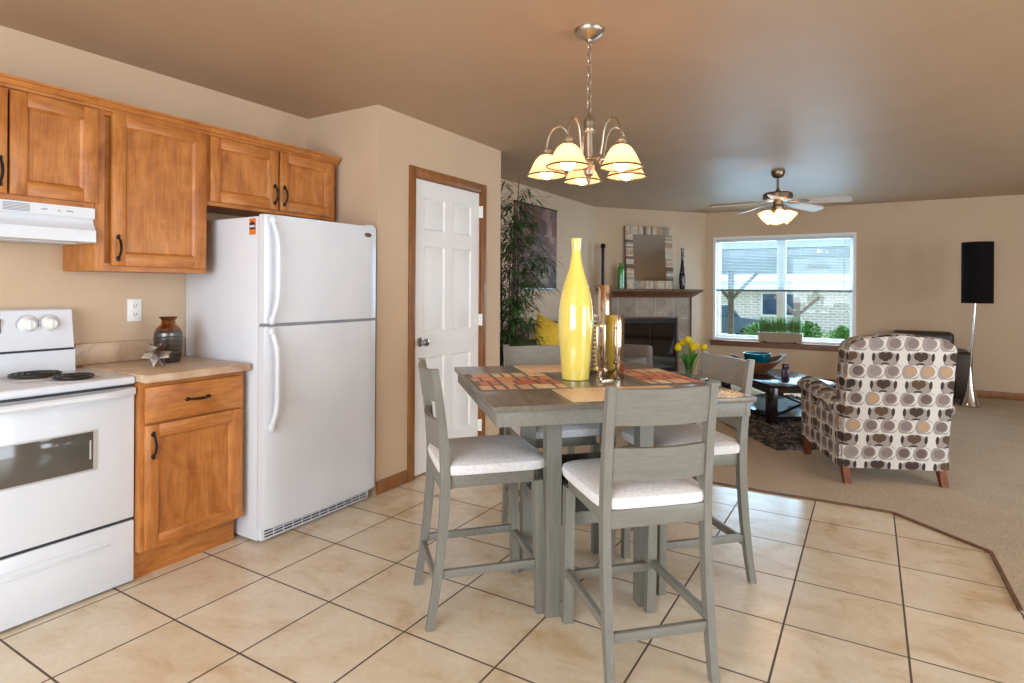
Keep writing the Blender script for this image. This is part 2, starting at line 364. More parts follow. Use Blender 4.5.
    def leaf(s, p, d, L, W, droop=.3, up=Vector((0,0,1))):
        p = Vector(p); d = Vector(d).normalized(); side = d.cross(up)
        if side.length < .01: side = Vector((1,0,0))
        side.normalize(); a = p+d*L*.35+Vector((0,0,-droop*L*.1)); b = p+d*L*.75+Vector((0,0,-droop*L*.45)); e = p+d*L+Vector((0,0,-droop*L))
        k = Vector((0,0,.15*W))
        vs = [p, a-side*W/2, a+k, a+side*W/2, b-side*W*.3, b+k, b+side*W*.3, e]
        return s.add(vs, [(0,1,2),(0,2,3),(1,4,5,2),(2,5,6,3),(4,7,5),(5,7,6)])
MW = {}
def reg(o, parent, loc=(0,0,0), rz=0):
    m = Matrix.Translation(loc) @ Matrix.Rotation(rz,4,'Z')
    MW[o.name] = m
def build(mb, name, mat, parent=None, world=False, uv=False, smooth=True):
    me = bpy.data.meshes.new(name); o = bpy.data.objects.new(name, me); COL.objects.link(o)
    vs = mb.v
    if parent is not None:
        o.parent = parent; pm = MW.get(parent.name, Matrix()); MW[o.name] = pm
        if world: inv = pm.inverted(); vs = [(inv @ Vector(v))[:] for v in vs]
    me.from_pydata(vs, [], mb.f)
    for mm in (mat if isinstance(mat,(list,tuple)) else [mat]): me.materials.append(M[mm])
    for pl, i in zip(me.polygons, mb.m): pl.material_index = i
    bm = bmesh.new(); bm.from_mesh(me)
    bmesh.ops.recalc_face_normals(bm, faces=bm.faces)
    for e in bm.edges:
        if len(e.link_faces) == 2: e.smooth = e.calc_face_angle(0) < .62
    for f in bm.faces: f.smooth = smooth
    if uv:
        ul = bm.loops.layers.uv.new('uv')
        for f in bm.faces:
            n = f.normal; ax = max(range(3), key=lambda i: abs(n[i]))
            for l in f.loops:
                c = l.vert.co; l[ul].uv = (c.y,c.z) if ax==0 else ((c.x,c.z) if ax==1 else (c.x,c.y))
    bm.to_mesh(me); bm.free(); return o
def thing(name, label, cat, loc, rz=0, group=None):
    o = bpy.data.objects.new(name, None); COL.objects.link(o); o.empty_display_size = .05
    o.location = loc; o.rotation_euler = (0,0,rz); MW[o.name] = Matrix.Translation(loc) @ Matrix.Rotation(rz,4,'Z')
    o['label'] = label; o['category'] = cat
    if group: o['group'] = group
    return o
def single(mb, name, mat, label, cat, loc=(0,0,0), rz=0, group=None, **k):
    o = build(mb, name, mat, **k); o.location = loc; o.rotation_euler = (0,0,rz); MW[o.name] = Matrix.Translation(loc) @ Matrix.Rotation(rz,4,'Z')
    o['label'] = label; o['category'] = cat
    if group: o['group'] = group
    return o
def struct(mb, name, mat, parent=None, **k):
    o = build(mb, name, mat, parent, **k)
    if parent is None: o['kind'] = 'structure'
    return o
def copy_tree(o, parent=None):
    c = o.copy(); COL.objects.link(c); c.parent = parent
    for ch in list(o.children): copy_tree(ch, c)
    return c
# ================================================================== ROOM
XL, XD, YF, XR, YB, H = -3.29, -2.645, 9.14, 4.4, -2.4, 2.445
FP0, FP1 = Vector((-3.3,7.70)), Vector((-2.12,9.14))
tile_poly = [(XL,YB),(XR,YB),(XR,3.13),(.53,3.13),(.52,3.76),(.12,4.12),(XL,4.12)]
mb = MB(); mb.prism(tile_poly, -.05, 0); struct(mb, 'floor', 'floor_tile', smooth=False)
mb = MB(); mb.prism([(XL-.1,4.12),(.12,4.12),(.52,3.76),(.53,3.13),(XR,3.13),(XR,YF+.05),(XL-.1,YF+.05)], -.05, .008); struct(mb, 'floor', 'carpet', smooth=False)
mb = MB()
pts = [(-2.64,4.12),(.12,4.12),(.52,3.76),(.53,3.13)]
for a, b in zip(pts, pts[1:]):
    a, b = Vector(a), Vector(b); t = (b-a).normalized(); n = Vector((t.y,-t.x))*.008
    mb.prism([(a-n)[:],(b-n)[:],(b+n)[:],(a+n)[:]], -.01, .011)
struct(mb, 'trim_1', 'threshold')
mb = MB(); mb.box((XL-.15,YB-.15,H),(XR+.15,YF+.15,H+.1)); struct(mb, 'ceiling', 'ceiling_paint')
mb = MB(); mb.box((XL-.1,YB,-.05),(XL,4.3,H)); mb.box((XL-.11,4.17,-.05),(XL-.01,7.8,H)); struct(mb, 'wall_left', 'wall_paint')
# pantry box: jog, door wall with opening, end
dy0, dy1, dz1 = 3.100, 3.912, 2.06
mb = MB(); mb.box((XL,2.752,0),(XD-.1,2.84,H)); mb.box((XD-.1,2.752,0),(XD,dy0,H)); mb.box((XD-.1,dy1,0),(XD,4.20,H)); mb.box((XD-.1,dy0,dz1),(XD,dy1,H)); mb.box((XL,4.10,0),(XD-.1,4.20,H))
struct(mb, 'wall_pantry', 'wall_paint')
t = (FP1-FP0).normalized(); nrm = Vector((t.y,-t.x))
mb = MB(); a = FP0-t*.3; b = FP1+t*.3; mb.prism([a[:],b[:],(b-nrm*.1)[:],(a-nrm*.1)[:]], -.05, H); struct(mb, 'wall_fireplace', 'wall_paint')
WX0, WX1, WZ0, WZ1 = -2.005, -.16, .56, 2.075
mb = MB(); mb.box((-2.35,YF,0),(WX0,YF+.15,H)); mb.box((WX1,YF,0),(XR+.1,YF+.15,H)); mb.box((WX0,YF,0),(WX1,YF+.15,WZ0)); mb.box((WX0,YF,WZ1),(WX1,YF+.15,H)); struct(mb, 'wall_far', 'wall_paint')
mb = MB()
for y0,y1,z0,z1 in ((YB-.1,.25,0,H),(2.95,4.2,0,H),(6.2,YF+.1,0,H),(.25,2.95,2.3,H),(4.2,6.2,0,.5),(4.2,6.2,2.1,H)): mb.box((XR,y0,z0),(XR+.1,y1,z1))
struct(mb, 'wall_right', 'wall_paint')
mb = MB()
for x0,x1,z0,z1 in ((XL-.1,-2.2,0,H),(1.0,XR+.1,0,H),(-2.2,1.0,0,.55),(-2.2,1.0,2.35,H)): mb.box((x0,YB-.1,z0),(x1,YB,z1))
struct(mb, 'wall_back', 'wall_paint')
for nm, args in (('baseboard_pantry',((XD,2.752,0),(XD+.012,3.045,.085))),('baseboard_pantry_end',((XD,3.967,0),(XD+.012,4.20,.085))),('baseboard_far',((-2.1,YF-.014,.008),(XR,YF,.095))),
                 ('baseboard_right',((XR-.014,3.2,.008),(XR,YF,.095)))):
    mb = MB(); mb.box(*args, .003); struct(mb, nm, 'trim_wood')
# pantry door casing and door
mb = MB(); cw = .06
mb.box((XD,dy0-cw+.005,0),(XD+.016,dy0+.006,dz1+cw),.004); mb.box((XD,dy1-.006,0),(XD+.016,dy1+cw-.005,dz1+cw),.004); mb.box((XD,dy0+.006,dz1-.006),(XD+.0155,dy1-.006,dz1+cw),.004)
mb.box((XD-.1,dy0-.002,0),(XD,dy0+.012,dz1)); mb.box((XD-.1,dy1-.012,0),(XD,dy1+.002,dz1)); mb.box((XD-.1,dy0,dz1-.012),(XD,dy1,dz1+.002))
struct(mb, 'trim_2', 'trim_wood')
def panel_door(mb, x, y0, y1, z0, z1):
    """six-panel door face at x (facing +x)"""
    th = .035; st = .105; W = y1-y0
    mid = (y0+y1)/2
    rails = [(z0,z0+.22),(z0+.80,z0+.98),(z0+1.58,z0+1.69),(z1-.115,z1)]
    mb.box((x-th,y0,z0),(x,y0+st,z1)); mb.box((x-th,y1-st,z0),(x,y1,z1)); mb.box((x-th,mid-.045,z0),(x,mid+.045,z1))
    for a,b in rails: mb.box((x-th,y0+st,a),(x-.0005,y1-st,b))
    for ya,yb in ((y0+st,mid-.045),(mid+.045,y1-st)):
        for (a,b),(c,d) in zip(rails, rails[1:]):
            za, zb = b, c
            i = .014; j = .038
            def ring(o, dx): return [(x+dx,ya+o,za+o),(x+dx,yb-o,za+o),(x+dx,yb-o,zb-o),(x+dx,ya+o,zb-o)]
            vs = ring(0,-.0005)+ring(i,-.012)+ring(j,-.003); fs = []
            for k in (0,4):
                for q in range(4): r = (q+1)%4; fs.append((k+q,k+r,k+4+r,k+4+q))
            fs.append((8,9,10,11)); mb.add(vs, fs)
mb = MB(); panel_door(mb, XD-.012, dy0+.014, dy1-.014, .012, dz1-.014)
d1 = struct(mb, 'door_1', 'white_paint')
mb = MB(); kx, ky, kz = XD-.012, 3.185, .925
mb.lathe([(.032,0),(.032,.006),(.014,.010),(.012,.028),(.024,.036),(.029,.050),(.024,.064),(.008,.068)], (kx,ky,kz), 20, 'x'); build(mb, 'door_knob', 'chrome', d1, world=True)
for hz in (1.90, 1.05, .22):
    mb = MB(); mb.box((XD-.008,dy1-.03,hz-.045),(XD+.018,dy1-.002,hz+.045),.003); mb.tube([(XD+.018,dy1-.012,hz-.047),(XD+.018,dy1-.012,hz+.047)],.006); build(mb, 'hinge', 'outlet_white', d1, world=True)
# windows
def win_frame(mb, x0, x1, z0, z1, y, d, wd):
    mb.box((x0,y,z0),(x0+wd,y+d,z1)); mb.box((x1-wd,y,z0),(x1,y+d,z1)); mb.box((x0+wd,y,z0),(x1-wd,y+d,z0+wd)); mb.box((x0+wd,y,z1-wd),(x1-wd,y+d,z1))
mb = MB(); win_frame(mb, WX0, WX1, WZ0, WZ1, YF-.012, .155, .035); win1 = struct(mb, 'window_1', 'white_paint')
mb = MB(); xm = (WX0+WX1)/2; mb.box((xm-.026,YF+.07,WZ0+.035),(xm+.026,YF+.12,WZ1-.035)); win_frame(mb, WX0+.034, xm-.02, WZ0+.034, WZ1-.034, YF+.075, .035, .04); win_frame(mb, xm+.02, WX1-.034, WZ0+.034, WZ1-.034, YF+.078, .035, .04)
build(mb, 'sash', 'white_paint', win1, world=True)
for a, b in ((WX0+.05,xm-.03),(xm+.03,WX1-.05)):
    mb = MB(); mb.add([(a,YF+.095,WZ0+.05),(b,YF+.095,WZ0+.05),(b,YF+.095,WZ1-.05),(a,YF+.095,WZ1-.05)],[(0,1,2,3)]); build(mb, 'pane', 'window_glass', win1, world=True)
mb = MB(); mb.box((WX0-.03,YF-.045,WZ0-.085),(WX1+.03,YF,WZ0-.012),.004); mb.box((WX0-.03,YF-.10,WZ0-.012),(WX1+.03,YF+.02,WZ0),.004); struct(mb, 'trim_3', 'sill_wood')
for nm, (lo, hi) in (('added_window_2',((-2.2,YB-.1,.55),(1.0,YB,2.35))),):  # unseen window added behind the camera to let fill light in
    mb = MB(); win_frame(mb, lo[0], hi[0], lo[2], hi[2], YB-.1, .1, .05); mb.box((-.63,YB-.1,.6),(-.57,YB-.02,2.3)); struct(mb, nm, 'white_paint')
mb = MB()
for y0,y1,z0,z1 in ((.25,2.95,0,2.3),(4.2,6.2,.5,2.1)):
    mb.box((XR,y0,z0),(XR+.1,y0+.06,z1)); mb.box((XR,y1-.06,z0),(XR+.1,y1,z1)); mb.box((XR,y0+.06,z1-.06),(XR+.1,y1-.06,z1)); mb.box((XR,y0+.06,z0),(XR+.1,y1-.06,z0+.05)); mb.box((XR+.03,(y0+y1)/2-.03,z0+.05),(XR+.08,(y0+y1)/2+.03,z1-.06))
struct(mb, 'added_window_3', 'white_paint')  # unseen patio door and window frames, added for the right-hand fill lamps
# blind on the far window
bl = thing('window_blind', 'white slatted blind lowered over the upper half of the living room window', 'blind', (xm,YF+.03,1.28))
mb = MB(); mb.box((WX0+.04,YF+.01,WZ1-.075),(WX1-.04,YF+.055,WZ1-.037),.003); build(mb, 'headrail', 'slat_white', bl, world=True)
mb = MB()
z = 1.32
while z < WZ1-.08: 
    mb.add([(WX0+.045,YF+.020,z-.0012),(WX1-.045,YF+.020,z-.0012),(WX1-.045,YF+.046,z+.0022),(WX0+.045,YF+.046,z+.0022)],[(0,1,2,3)]); z += .0215
build(mb, 'slats', 'slat_white', bl, world=True)
mb = MB(); mb.box((WX0+.042,YF+.018,1.275),(WX1-.042,YF+.05,1.303),.004); build(mb, 'bottom_rail', 'backlit_rail', bl, world=True)
for x in (-1.75,-1.30,-.83,-.38):
    mb = MB(); mb.tube([(x,YF+.017,1.29),(x,YF+.017,WZ1-.05)],.0016,5); build(mb, 'ladder_cord', 'slat_white', bl, world=True)
mb = MB(); mb.tube([(WX1-.14,YF+.006,WZ1-.06),(WX1-.145,YF+.004,1.25)],.005,6); build(mb, 'tilt_wand', 'slat_white', bl, world=True)
# ================================================================== KITCHEN
def handle(parent, p0, p1, out=.028):
    p0, p1 = Vector(p0), Vector(p1); mb = MB(); n = 14; pts = []; rs = []
    ax = (p1-p0).normalized()
    for i in range(n+1):
        u = i/n; o = out*(math.sin(PI*u)**.6); pts.append(p0+(p1-p0)*u+Vector((o+.002,0,0))); rs.append(.0042+.0022*math.sin(PI*u))
    mb.tube(pts, rs, 8)
    for p in (p0,p1):
        mb.lathe([(.009,0),(.0095,.003),(.006,.008)], p[:], 12, 'x'); mb.sup((p+Vector((.006,0,0))-ax*(.006 if p==p0 else -.006))[:], (.006,.008,.008),1,1,10,6)
    return build(mb, 'handle', 'bronze', parent, world=True)
def cab_door(parent, x, y0, y1, z0, z1, kind='door', th=.02, st=.058):
    mb = MB(); mb.mi = 0
    mb.box((x-th,y0,z0),(x,y0+st,z1),.004); mb.box((x-th,y1-st,z0),(x,y1,z1),.004)
    mb.mi = 1; mb.box((x-th,y0+st-.001,z0),(x-.0006,y1-st+.001,z0+st),.003); mb.box((x-th,y0+st-.001,z1-st),(x-.0006,y1-st+.001,z1),.003)
    mb.mi = 0; a, b, c, d = y0+st, y1-st, z0+st, z1-st; i = .010
    ring = lambda o,dx: [(x+dx,a+o,c+o),(x+dx,b-o,c+o),(x+dx,b-o,d-o),(x+dx,a+o,d-o)]
    vs = ring(-.001,-.004)+ring(i,-.014); fs = [(q,(q+1)%4,4+(q+1)%4,4+q) for q in range(4)]+[(4,5,6,7)]
    mb.add(vs, fs)
    return build(mb, kind, ['maple_v','maple_h'], parent, world=True)
UX = -2.985   # face frame plane of the wall cabinets
def wall_cab(y0, y1, z0, z1, label, doors, crown):
    c = thing('wall_cabinet', label, 'cabinet', (XL,(y0+y1)/2,z0), 0)
    mb = MB(); mb.box((XL,y0,z0),(UX-.018,y1,z1),0); mb.mi = 0
    f = .038; mb.box((UX-.018,y0,z0),(UX,y0+f,z1)); mb.box((UX-.018,y1-f,z0),(UX,y1,z1)); mb.mi = 1; mb.box((UX-.018,y0+f,z0),(UX-.0004,y1-f,z0+.036)); mb.box((UX-.018,y0+f,z1-.045),(UX-.0004,y1-f,z1))
    if len(doors) > 1: mb.mi = 0; m = (y0+y1)/2; mb.box((UX-.018,m-.02,z0+.036),(UX-.0002,m+.02,z1-.045))
    build(mb, 'body', ['maple_v','maple_h'], c, world=True)
    for (a,b,lo,hi,hy,hz) in doors:
        d = cab_door(c, UX+.02, a, b, lo, hi)
        if hy: handle(d, (UX+.02,hy,hz-.048), (UX+.02,hy,hz+.048))
    mb = MB(); mb.mi = 0
    prof = [(UX-.01,z1-.026),(UX+.010,z1-.026),(UX+.010,z1-.012),(UX+.020,z1-.012),(UX+.032,z1+.006),(UX+.040,z1+.008),(UX+.040,z1+.018),(UX-.01,z1+.018)]
    vs = [(px,crown[0],pz) for px,pz in prof]+[(px,crown[1],pz) for px,pz in prof]; n = len(prof)
    mb.add(vs, [tuple(range(n)), tuple(reversed(range(n,2*n)))]+[(i,(i+1)%n,n+(i+1)%n,n+i) for i in range(n)])
    build(mb, 'crown_molding', 'maple_h', c, world=True)
    return c
ZT = 2.122
wall_cab(.556,1.318,1.645,ZT, 'short two-door maple cabinet mounted above the white range hood', [(.580,.998,1.668,2.09,.972,1.755),(1.006,1.325,1.668,2.09,.0,1.75)], (.556,1.320))
wall_cab(1.320,1.845,1.368,ZT, 'tall single-door maple wall cabinet between the hood and the refrigerator', [(1.384,1.832,1.392,2.095,1.408,1.475)], (1.3205,1.8455))
wall_cab(1.847,2.712,1.728,ZT, 'short two-door maple cabinet mounted above the white refrigerator', [(1.856,2.272,1.748,2.092,2.245,1.835),(2.285,2.690,1.748,2.092,2.312,1.835)], (1.847,2.730))
# base cabinet
bc = thing('base_cabinet', 'maple base cabinet with one drawer and one door beside the stove', 'cabinet', (XL,1.63,0))
BX = -2.722
mb = MB(); mb.mi = 0; mb.box((XL,1.386,.135),(BX-.018,1.884,.876)); mb.box((BX-.018,1.386,.135),(BX,1.42,.876)); mb.box((BX-.018,1.846,.135),(BX,1.884,.876)); mb.mi = 1
for a,b in ((.135,.165),(.672,.715),(.835,.876)): mb.box((BX-.018,1.42,a),(BX-.0004,1.846,b))
mb.box((XL,1.388,0),(BX-.07,1.882,.135))
build(mb, 'body', ['maple_v','maple_h'], bc, world=True)
mb = MB(); mb.box((BX,1.400,.697),(BX+.02,1.866,.856),.006); dr = build(mb, 'drawer', 'maple_h', bc, world=True); handle(dr, (BX+.02,1.585,.778),(BX+.02,1.681,.778))
dd = cab_door(bc, BX+.02, 1.400, 1.866, .143, .688); handle(dd, (BX+.02,1.43,.55),(BX+.02,1.43,.646))
ct = thing('countertop', 'tan stone-look laminate countertop with backsplash beside the stove', 'countertop', (XL,1.63,.876))
mb = MB(); mb.box((XL,1.385,.877),(-2.675,1.893,.914),.006); build(mb, 'worktop', 'laminate', ct, world=True)
mb = MB(); mb.box((XL,1.366,.9145),(XL+.02,1.893,1.018),.004); build(mb, 'backsplash', 'laminate', ct, world=True)
# outlet
ol = thing('wall_outlet', 'white double wall outlet above the countertop backsplash', 'outlet', (XL,1.642,1.174))
mb = MB(); mb.box((XL,1.607,1.116),(XL+.006,1.677,1.232),.003); build(mb, 'cover_plate', 'outlet_white', ol, world=True)
for zc in (1.152,1.196):
    mb = MB(); mb.mi = 0; mb.box((XL+.006,1.625,zc-.016),(XL+.008,1.659,zc+.016),.001); mb.mi = 1
    for yy in (1.636,1.648): mb.box((XL+.008,yy-.0015,zc-.004),(XL+.0084,yy+.0015,zc+.007))
    mb.box((XL+.008,1.640,zc-.011),(XL+.0084,1.644,zc-.007)); build(mb, 'socket', ['outlet_white','dark_gap'], ol, world=True)
# range hood
hd = thing('range_hood', 'white under-cabinet range hood above the stove', 'range hood', (XL,.937,1.49))
mb = MB(); prof = [(XL,1.490),(-2.975,1.490),(-2.962,1.494),(-2.962,1.545),(-2.972,1.552),(-2.990,1.590),(-2.974,1.600),(-2.974,1.644),(XL,1.644)]; n = len(prof)
vs = [(px,.56,pz) for px,pz in prof]+[(px,1.316,pz) for px,pz in prof]
mb.add(vs, [tuple(range(n)), tuple(reversed(range(n,2*n)))]+[(i,(i+1)%n,n+(i+1)%n,n+i) for i in range(n)]); build(mb, 'shell', 'appliance_white', hd, world=True)
mb = MB(); mb.box((-3.22,.62,1.484),(-3.02,1.26,1.490)); build(mb, 'filter', 'appliance_grey', hd, world=True)
for y0 in (.88,.985):
    mb = MB()
    for k in range(6): mb.box((-2.9745,y0,1.605+k*.0058),(-2.972,y0+.09,1.6075+k*.0058))
    build(mb, 'vent_grille', 'mark_grey', hd, world=True)
for grp in (((1.115,.012),(1.1268,.010)),((1.175,.010),),((1.205,.006),(1.2108,.014),(1.2245,.008))):
    mb = MB()
    for k, (yy,ww) in enumerate(grp): mb.box((-2.9745,yy,1.618+.002*(k%2)),(-2.9735,yy+ww,1.6225+.002*(k%2)))
    build(mb, 'marking', 'mark_grey', hd, world=True)
# stove
sv = thing('electric_stove', 'white freestanding electric coil stove with oven, left of the counter', 'stove', (-3.0,.993,0))
sy0, sy1 = .620, 1.382
mb = MB(); mb.box((XL+.01,sy0,.02),(-2.80,sy1,.868),.004); build(mb, 'body', 'appliance_white', sv, world=True)
mb = MB(); mb.box((XL+.01,sy0-.002,.872),(-2.752,sy1+.002,.906),.010,3); build(mb, 'cooktop', 'appliance_white', sv, world=True)
mb = MB(); mb.box((-2.800,sy0+.004,.861),(-2.768,sy1-.004,.873)); build(mb, 'gap_seal', 'dark_gap', sv, world=True)
mb = MB(); mb.box((-2.80,sy0+.002,.290),(-2.755,sy1-.002,.860),.006)
od = build(mb, 'oven_door', 'appliance_white', sv, world=True)
mb = MB(); mb.mi = 0
wy0, wy1, wz0, wz1 = .75, 1.232, .535, .703
mb.box((-2.7555,wy0,wz0),(-2.7505,wy1,wz1),.002); mb.mi = 1; mb.box((-2.7508,wy0+.006,wz0+.008),(-2.7492,wy1-.016,wz1-.005),.001); 
mb.mi = 0; mb.box((-2.7500,wy1-.030,wz0+.05),(-2.7480,wy1-.024,wz1-.04)); build(mb, 'oven_window', ['appliance_grey','oven_glass'], od, world=True)
mb = MB(); pts = []
vs = []
for i in range(25):
    u = i/24; y = sy0+.006+(sy1-sy0-.012)*u; o = .014+.040*min(1,math.sin(PI*u)*2.0)
    pts.append((y,o))
prf = [(0,.832),(1,.828),(1.15,.838),(1.15,.850),(1,.858),(0,.858)]
for y,o in pts:
    for k,zz in prf: vs.append((-2.755+(o*k if k else -.002), y, zz))
n = len(prf); fs = [tuple(range(n)), tuple(reversed(range(24*n,25*n)))]
for i in range(24):
    for q in range(n): fs.append((i*n+q,i*n+(q+1)%n,(i+1)*n+(q+1)%n,(i+1)*n+q))
mb.add(vs, fs); build(mb, 'handle', 'appliance_white', od, world=True)
mb = MB(); mb.box((-2.80,sy0+.001,.012),(-2.755,sy1-.001,.278),.006); mb.box((-2.762,sy0+.06,.196),(-2.744,sy1-.10,.206),.004); mb.prism([(sy0+.05,-2.757),(sy1-.09,-2.757),(sy1-.11,-2.7515),(sy0+.07,-2.7515)],.206,.226, Matrix(((0,1,0,0),(1,0,0,0),(0,0,1,0),(0,0,0,1)))); build(mb, 'storage_drawer', 'appliance_white', sv, world=True)
mb = MB(); mb.box((-2.82,sy0+.002,.277),(-2.762,sy1-.002,.291)); build(mb, 'gap_seal', 'dark_gap', sv, world=True)
for yy in (sy0+.06,sy1-.05):
    mb = MB(); mb.lathe([(.018,0),(.018,.02)],(-2.85,yy,0),12); build(mb, 'foot', 'black_metal', sv, world=True)
# back guard
mb = MB(); bx = -3.205
prof = [(XL+.01,.90),(bx+.018,.90),(bx+.016,1.002),(bx+.004,1.012),(bx-.022,1.186),(bx-.034,1.194),(XL+.01,1.194)]; n = len(prof)
vs = [(px,sy0,pz) for px,pz in prof]+[(px,sy1-.05,pz) for px,pz in prof]
mb.add(vs, [tuple(range(n)), tuple(reversed(range(n,2*n)))]+[(i,(i+1)%n,n+(i+1)%n,n+i) for i in range(n)]); bgd = build(mb, 'back_guard', 'appliance_white', sv, world=True)
mb = MB(); mb.box((bx,sy0+.004,1.003),(bx+.0165,sy1-.056,1.012)); build(mb, 'gap_seal', 'dark_gap', bgd, world=True)
for yy in (.70,.785,1.157,1.239):
    zc = 1.125; xk = bx-.012
    mb = MB(); mb.lathe([(.034,0),(.034,.006),(.030,.010),(.024,.026),(.021,.030)], (xk,yy,zc), 24, 'x'); mb.box((xk+.028,yy-.004,zc-.022),(xk+.034,yy+.004,zc+.022),.002); build(mb, 'control_knob', 'outlet_white', bgd, world=True)
    mb = MB()
    mb.tube([(xk+.001-(.042*math.sin(PI*(-.1+.1*q)))*.125,yy+.042*math.cos(PI*(-.1+.1*q)),zc+.042*math.sin(PI*(-.1+.1*q))) for q in range(13)], .0009, 5)
    build(mb, 'marking', 'mark_grey', bgd, world=True)
mb = MB(); mb.box((bx-.016,.87,1.09),(bx-.004,1.06,1.155),.003); build(mb, 'clock_panel', 'dark_gap', bgd, world=True)
def coil_burner(cx, cy, r, parent):
    mb = MB(); mb.lathe([(r+.022,.9065),(r+.022,.910),(r+.014,.911),(r*.5,.907)], (cx,cy,0), 36, cap=True); build(mb, 'drip_pan', 'appliance_grey', parent, world=True)
    mb = MB(); pts = []; turns = 4; nn = 110
    for i in range(nn+1):
        u = i/nn; a = 2*PI*turns*u; rr = .018+(r-.018)*u; pts.append((cx+rr*math.cos(a), cy+rr*math.sin(a), .920))
    pts.append((cx-.02, cy+r+.03, .918)) if False else None
    mb.tube(pts, .0058, 8); build(mb, 'coil', 'coil', parent, world=True)
for bxy in ((-2.88,.80,.098),(-3.07,.82,.075),(-3.06,1.135,.098),(-2.865,1.195,.075)): coil_burner(*bxy, sv)
# refrigerator
fr = thing('refrigerator', 'tall white top-freezer refrigerator between the counter and the pantry wall', 'refrigerator', (-2.95,2.31,0))
fy0, fy1 = 1.912, 2.697
mb = MB(); mb.box((XL+.002,fy0,.012),(-2.650,fy1,1.658),.006); build(mb, 'body', 'appliance_white', fr, world=True)
mb = MB(); mb.box((-2.650,fy0+.004,1.112),(-2.643,fy1-.004,1.655)); mb.box((-2.650,fy0+.004,.082),(-2.643,fy1-.004,1.098)); build(mb, 'gasket', 'appliance_grey', fr, world=True)
def bowed(y0,y1,z0,z1,xb,xf,bow):
    mb = MB(); n = 16; P = []
    for i in range(n+1):
        u = i/n; e = min(u,1-u)*(y1-y0); o = bow*math.sin(PI*u); rd = .014; c = rd-math.sqrt(max(0,rd*rd-(rd-min(e,rd))**2)); P.append((xf+o-c, y0+(y1-y0)*u))
    P += [(xb,y1),(xb,y0)]; mb.prism(P, z0, z1); return mb
fd = build(bowed(fy0,fy1,1.115,1.665,-2.643,-2.588,.008), 'freezer_door', 'appliance_white', fr, world=True)
rd = build(bowed(fy0,fy1,.078,1.098,-2.643,-2.588,.008), 'refrigerator_door', 'appliance_white', fr, world=True)
def fhandle(par, za, zb, curve_low):
    mb = MB(); pts = []
    n = 22
    for i in range(n+1):
        u = i/n; z = za+(zb-za)*u; o = .010+.024*min(1,(math.sin(PI*u))*2.0)
        yy = fy0+.030+.016*min(1,math.sin(PI*u)*1.3)
        pts.append((-2.588+o, yy, z))
    for i in range(n):
        pass
    mb.tube(pts, [.013]*(n+1), 10); mb.sup(pts[0],(.016,.017,.022),.7,.7,12,8); mb.sup(pts[-1],(.016,.017,.022),.7,.7,12,8)
    build(mb, 'handle', 'appliance_white', par, world=True)
fhandle(fd, 1.130, 1.640, 1); fhandle(rd, .59, 1.075, 0)
mb = MB(); mb.box((-2.66,fy0+.010,1.0985),(-2.595,fy1-.004,1.1145)); build(mb, 'door_gap', 'mark_grey', fr, world=True)
for zz in (1.668,1.102):
    mb = MB(); mb.box((-2.67,fy1-.075,zz-.002),(-2.60,fy1-.012,zz+.010),.004); build(mb, 'hinge_cover', 'appliance_white', fr, world=True)
mb = MB(); mb.mi = 0; mb.box((-2.66,fy0+.012,.012),(-2.630,fy1-.03,.072),.003); mb.mi = 1
for k in range(3): 
    for q in range(12): mb.box((-2.6305,fy0+.03+q*.060,.024+k*.015),(-2.6285,fy0+.082+q*.060,.031+k*.015))
build(mb, 'toe_grille', ['appliance_white','dark_gap'], fr, world=True)
mb = MB(); mb.mi = 0; c = (-2.586,2.612,1.614)
def oval(mb, c, a, b, x0, x1, n=24): mb.prism([(c[1]+a*math.cos(2*PI*i/n), c[2]+b*math.sin(2*PI*i/n)) for i in range(n)], x0, x1, Matrix(((0,0,1,0),(1,0,0,0),(0,1,0,0),(0,0,0,1))))
oval(mb, c, .029, .013, c[0]-.006, c[0]+.002); mb.mi = 1; oval(mb, c, .024, .0095, c[0]+.002, c[0]+.0026); mb.mi = 0; oval(mb, c, .018, .004, c[0]+.0026, c[0]+.003)
build(mb, 'badge', ['chrome','pewter'], fd, world=True)
mb = MB(); ys = fy0-.0005
mb.mi = 0; mb.box((-2.722,ys-.0006,1.565),(-2.670,ys,1.648)); mb.mi = 1; mb.box((-2.718,ys-.001,1.592),(-2.674,ys-.0006,1.624)); mb.prism([(-2.711,1.624),(-2.681,1.624),(-2.696,1.636)], 0, .001, Matrix(((1,0,0,0),(0,0,1,ys-.0016),(0,1,0,0),(0,0,0,1)))); mb.mi = 2
for k in range(5): mb.box((-2.716+k*.008,ys-.0014,1.602),(-2.7105+k*.008,ys-.001,1.614))
build(mb, 'sticker', ['sticker_orange','sticker_navy','outlet_white'], fr, world=True)['label'] = 'small orange and navy sticker'
# urn and star on the counter
urn = single(MB().lathe([(.050,0),(.056,.004),(.060,.03),(.065,.05),(.062,.054),(.067,.07),(.064,.074),(.068,.09),(.065,.094),(.068,.11),(.065,.114),(.067,.13),(.064,.134),(.064,.15),(.060,.154),(.056,.168),(.046,.182),(.034,.192),(.031,.198),(.033,.204),(.030,.210),(.032,.216),(.041,.226),(.042,.230),(.036,.228),(.027,.21),(.027,.19)], n=36, cap=True),
    'vase', 'urn_metal', 'ribbed bronze urn-shaped vase on the kitchen counter beside the refrigerator', 'vase', (-3.07,1.697,.914))
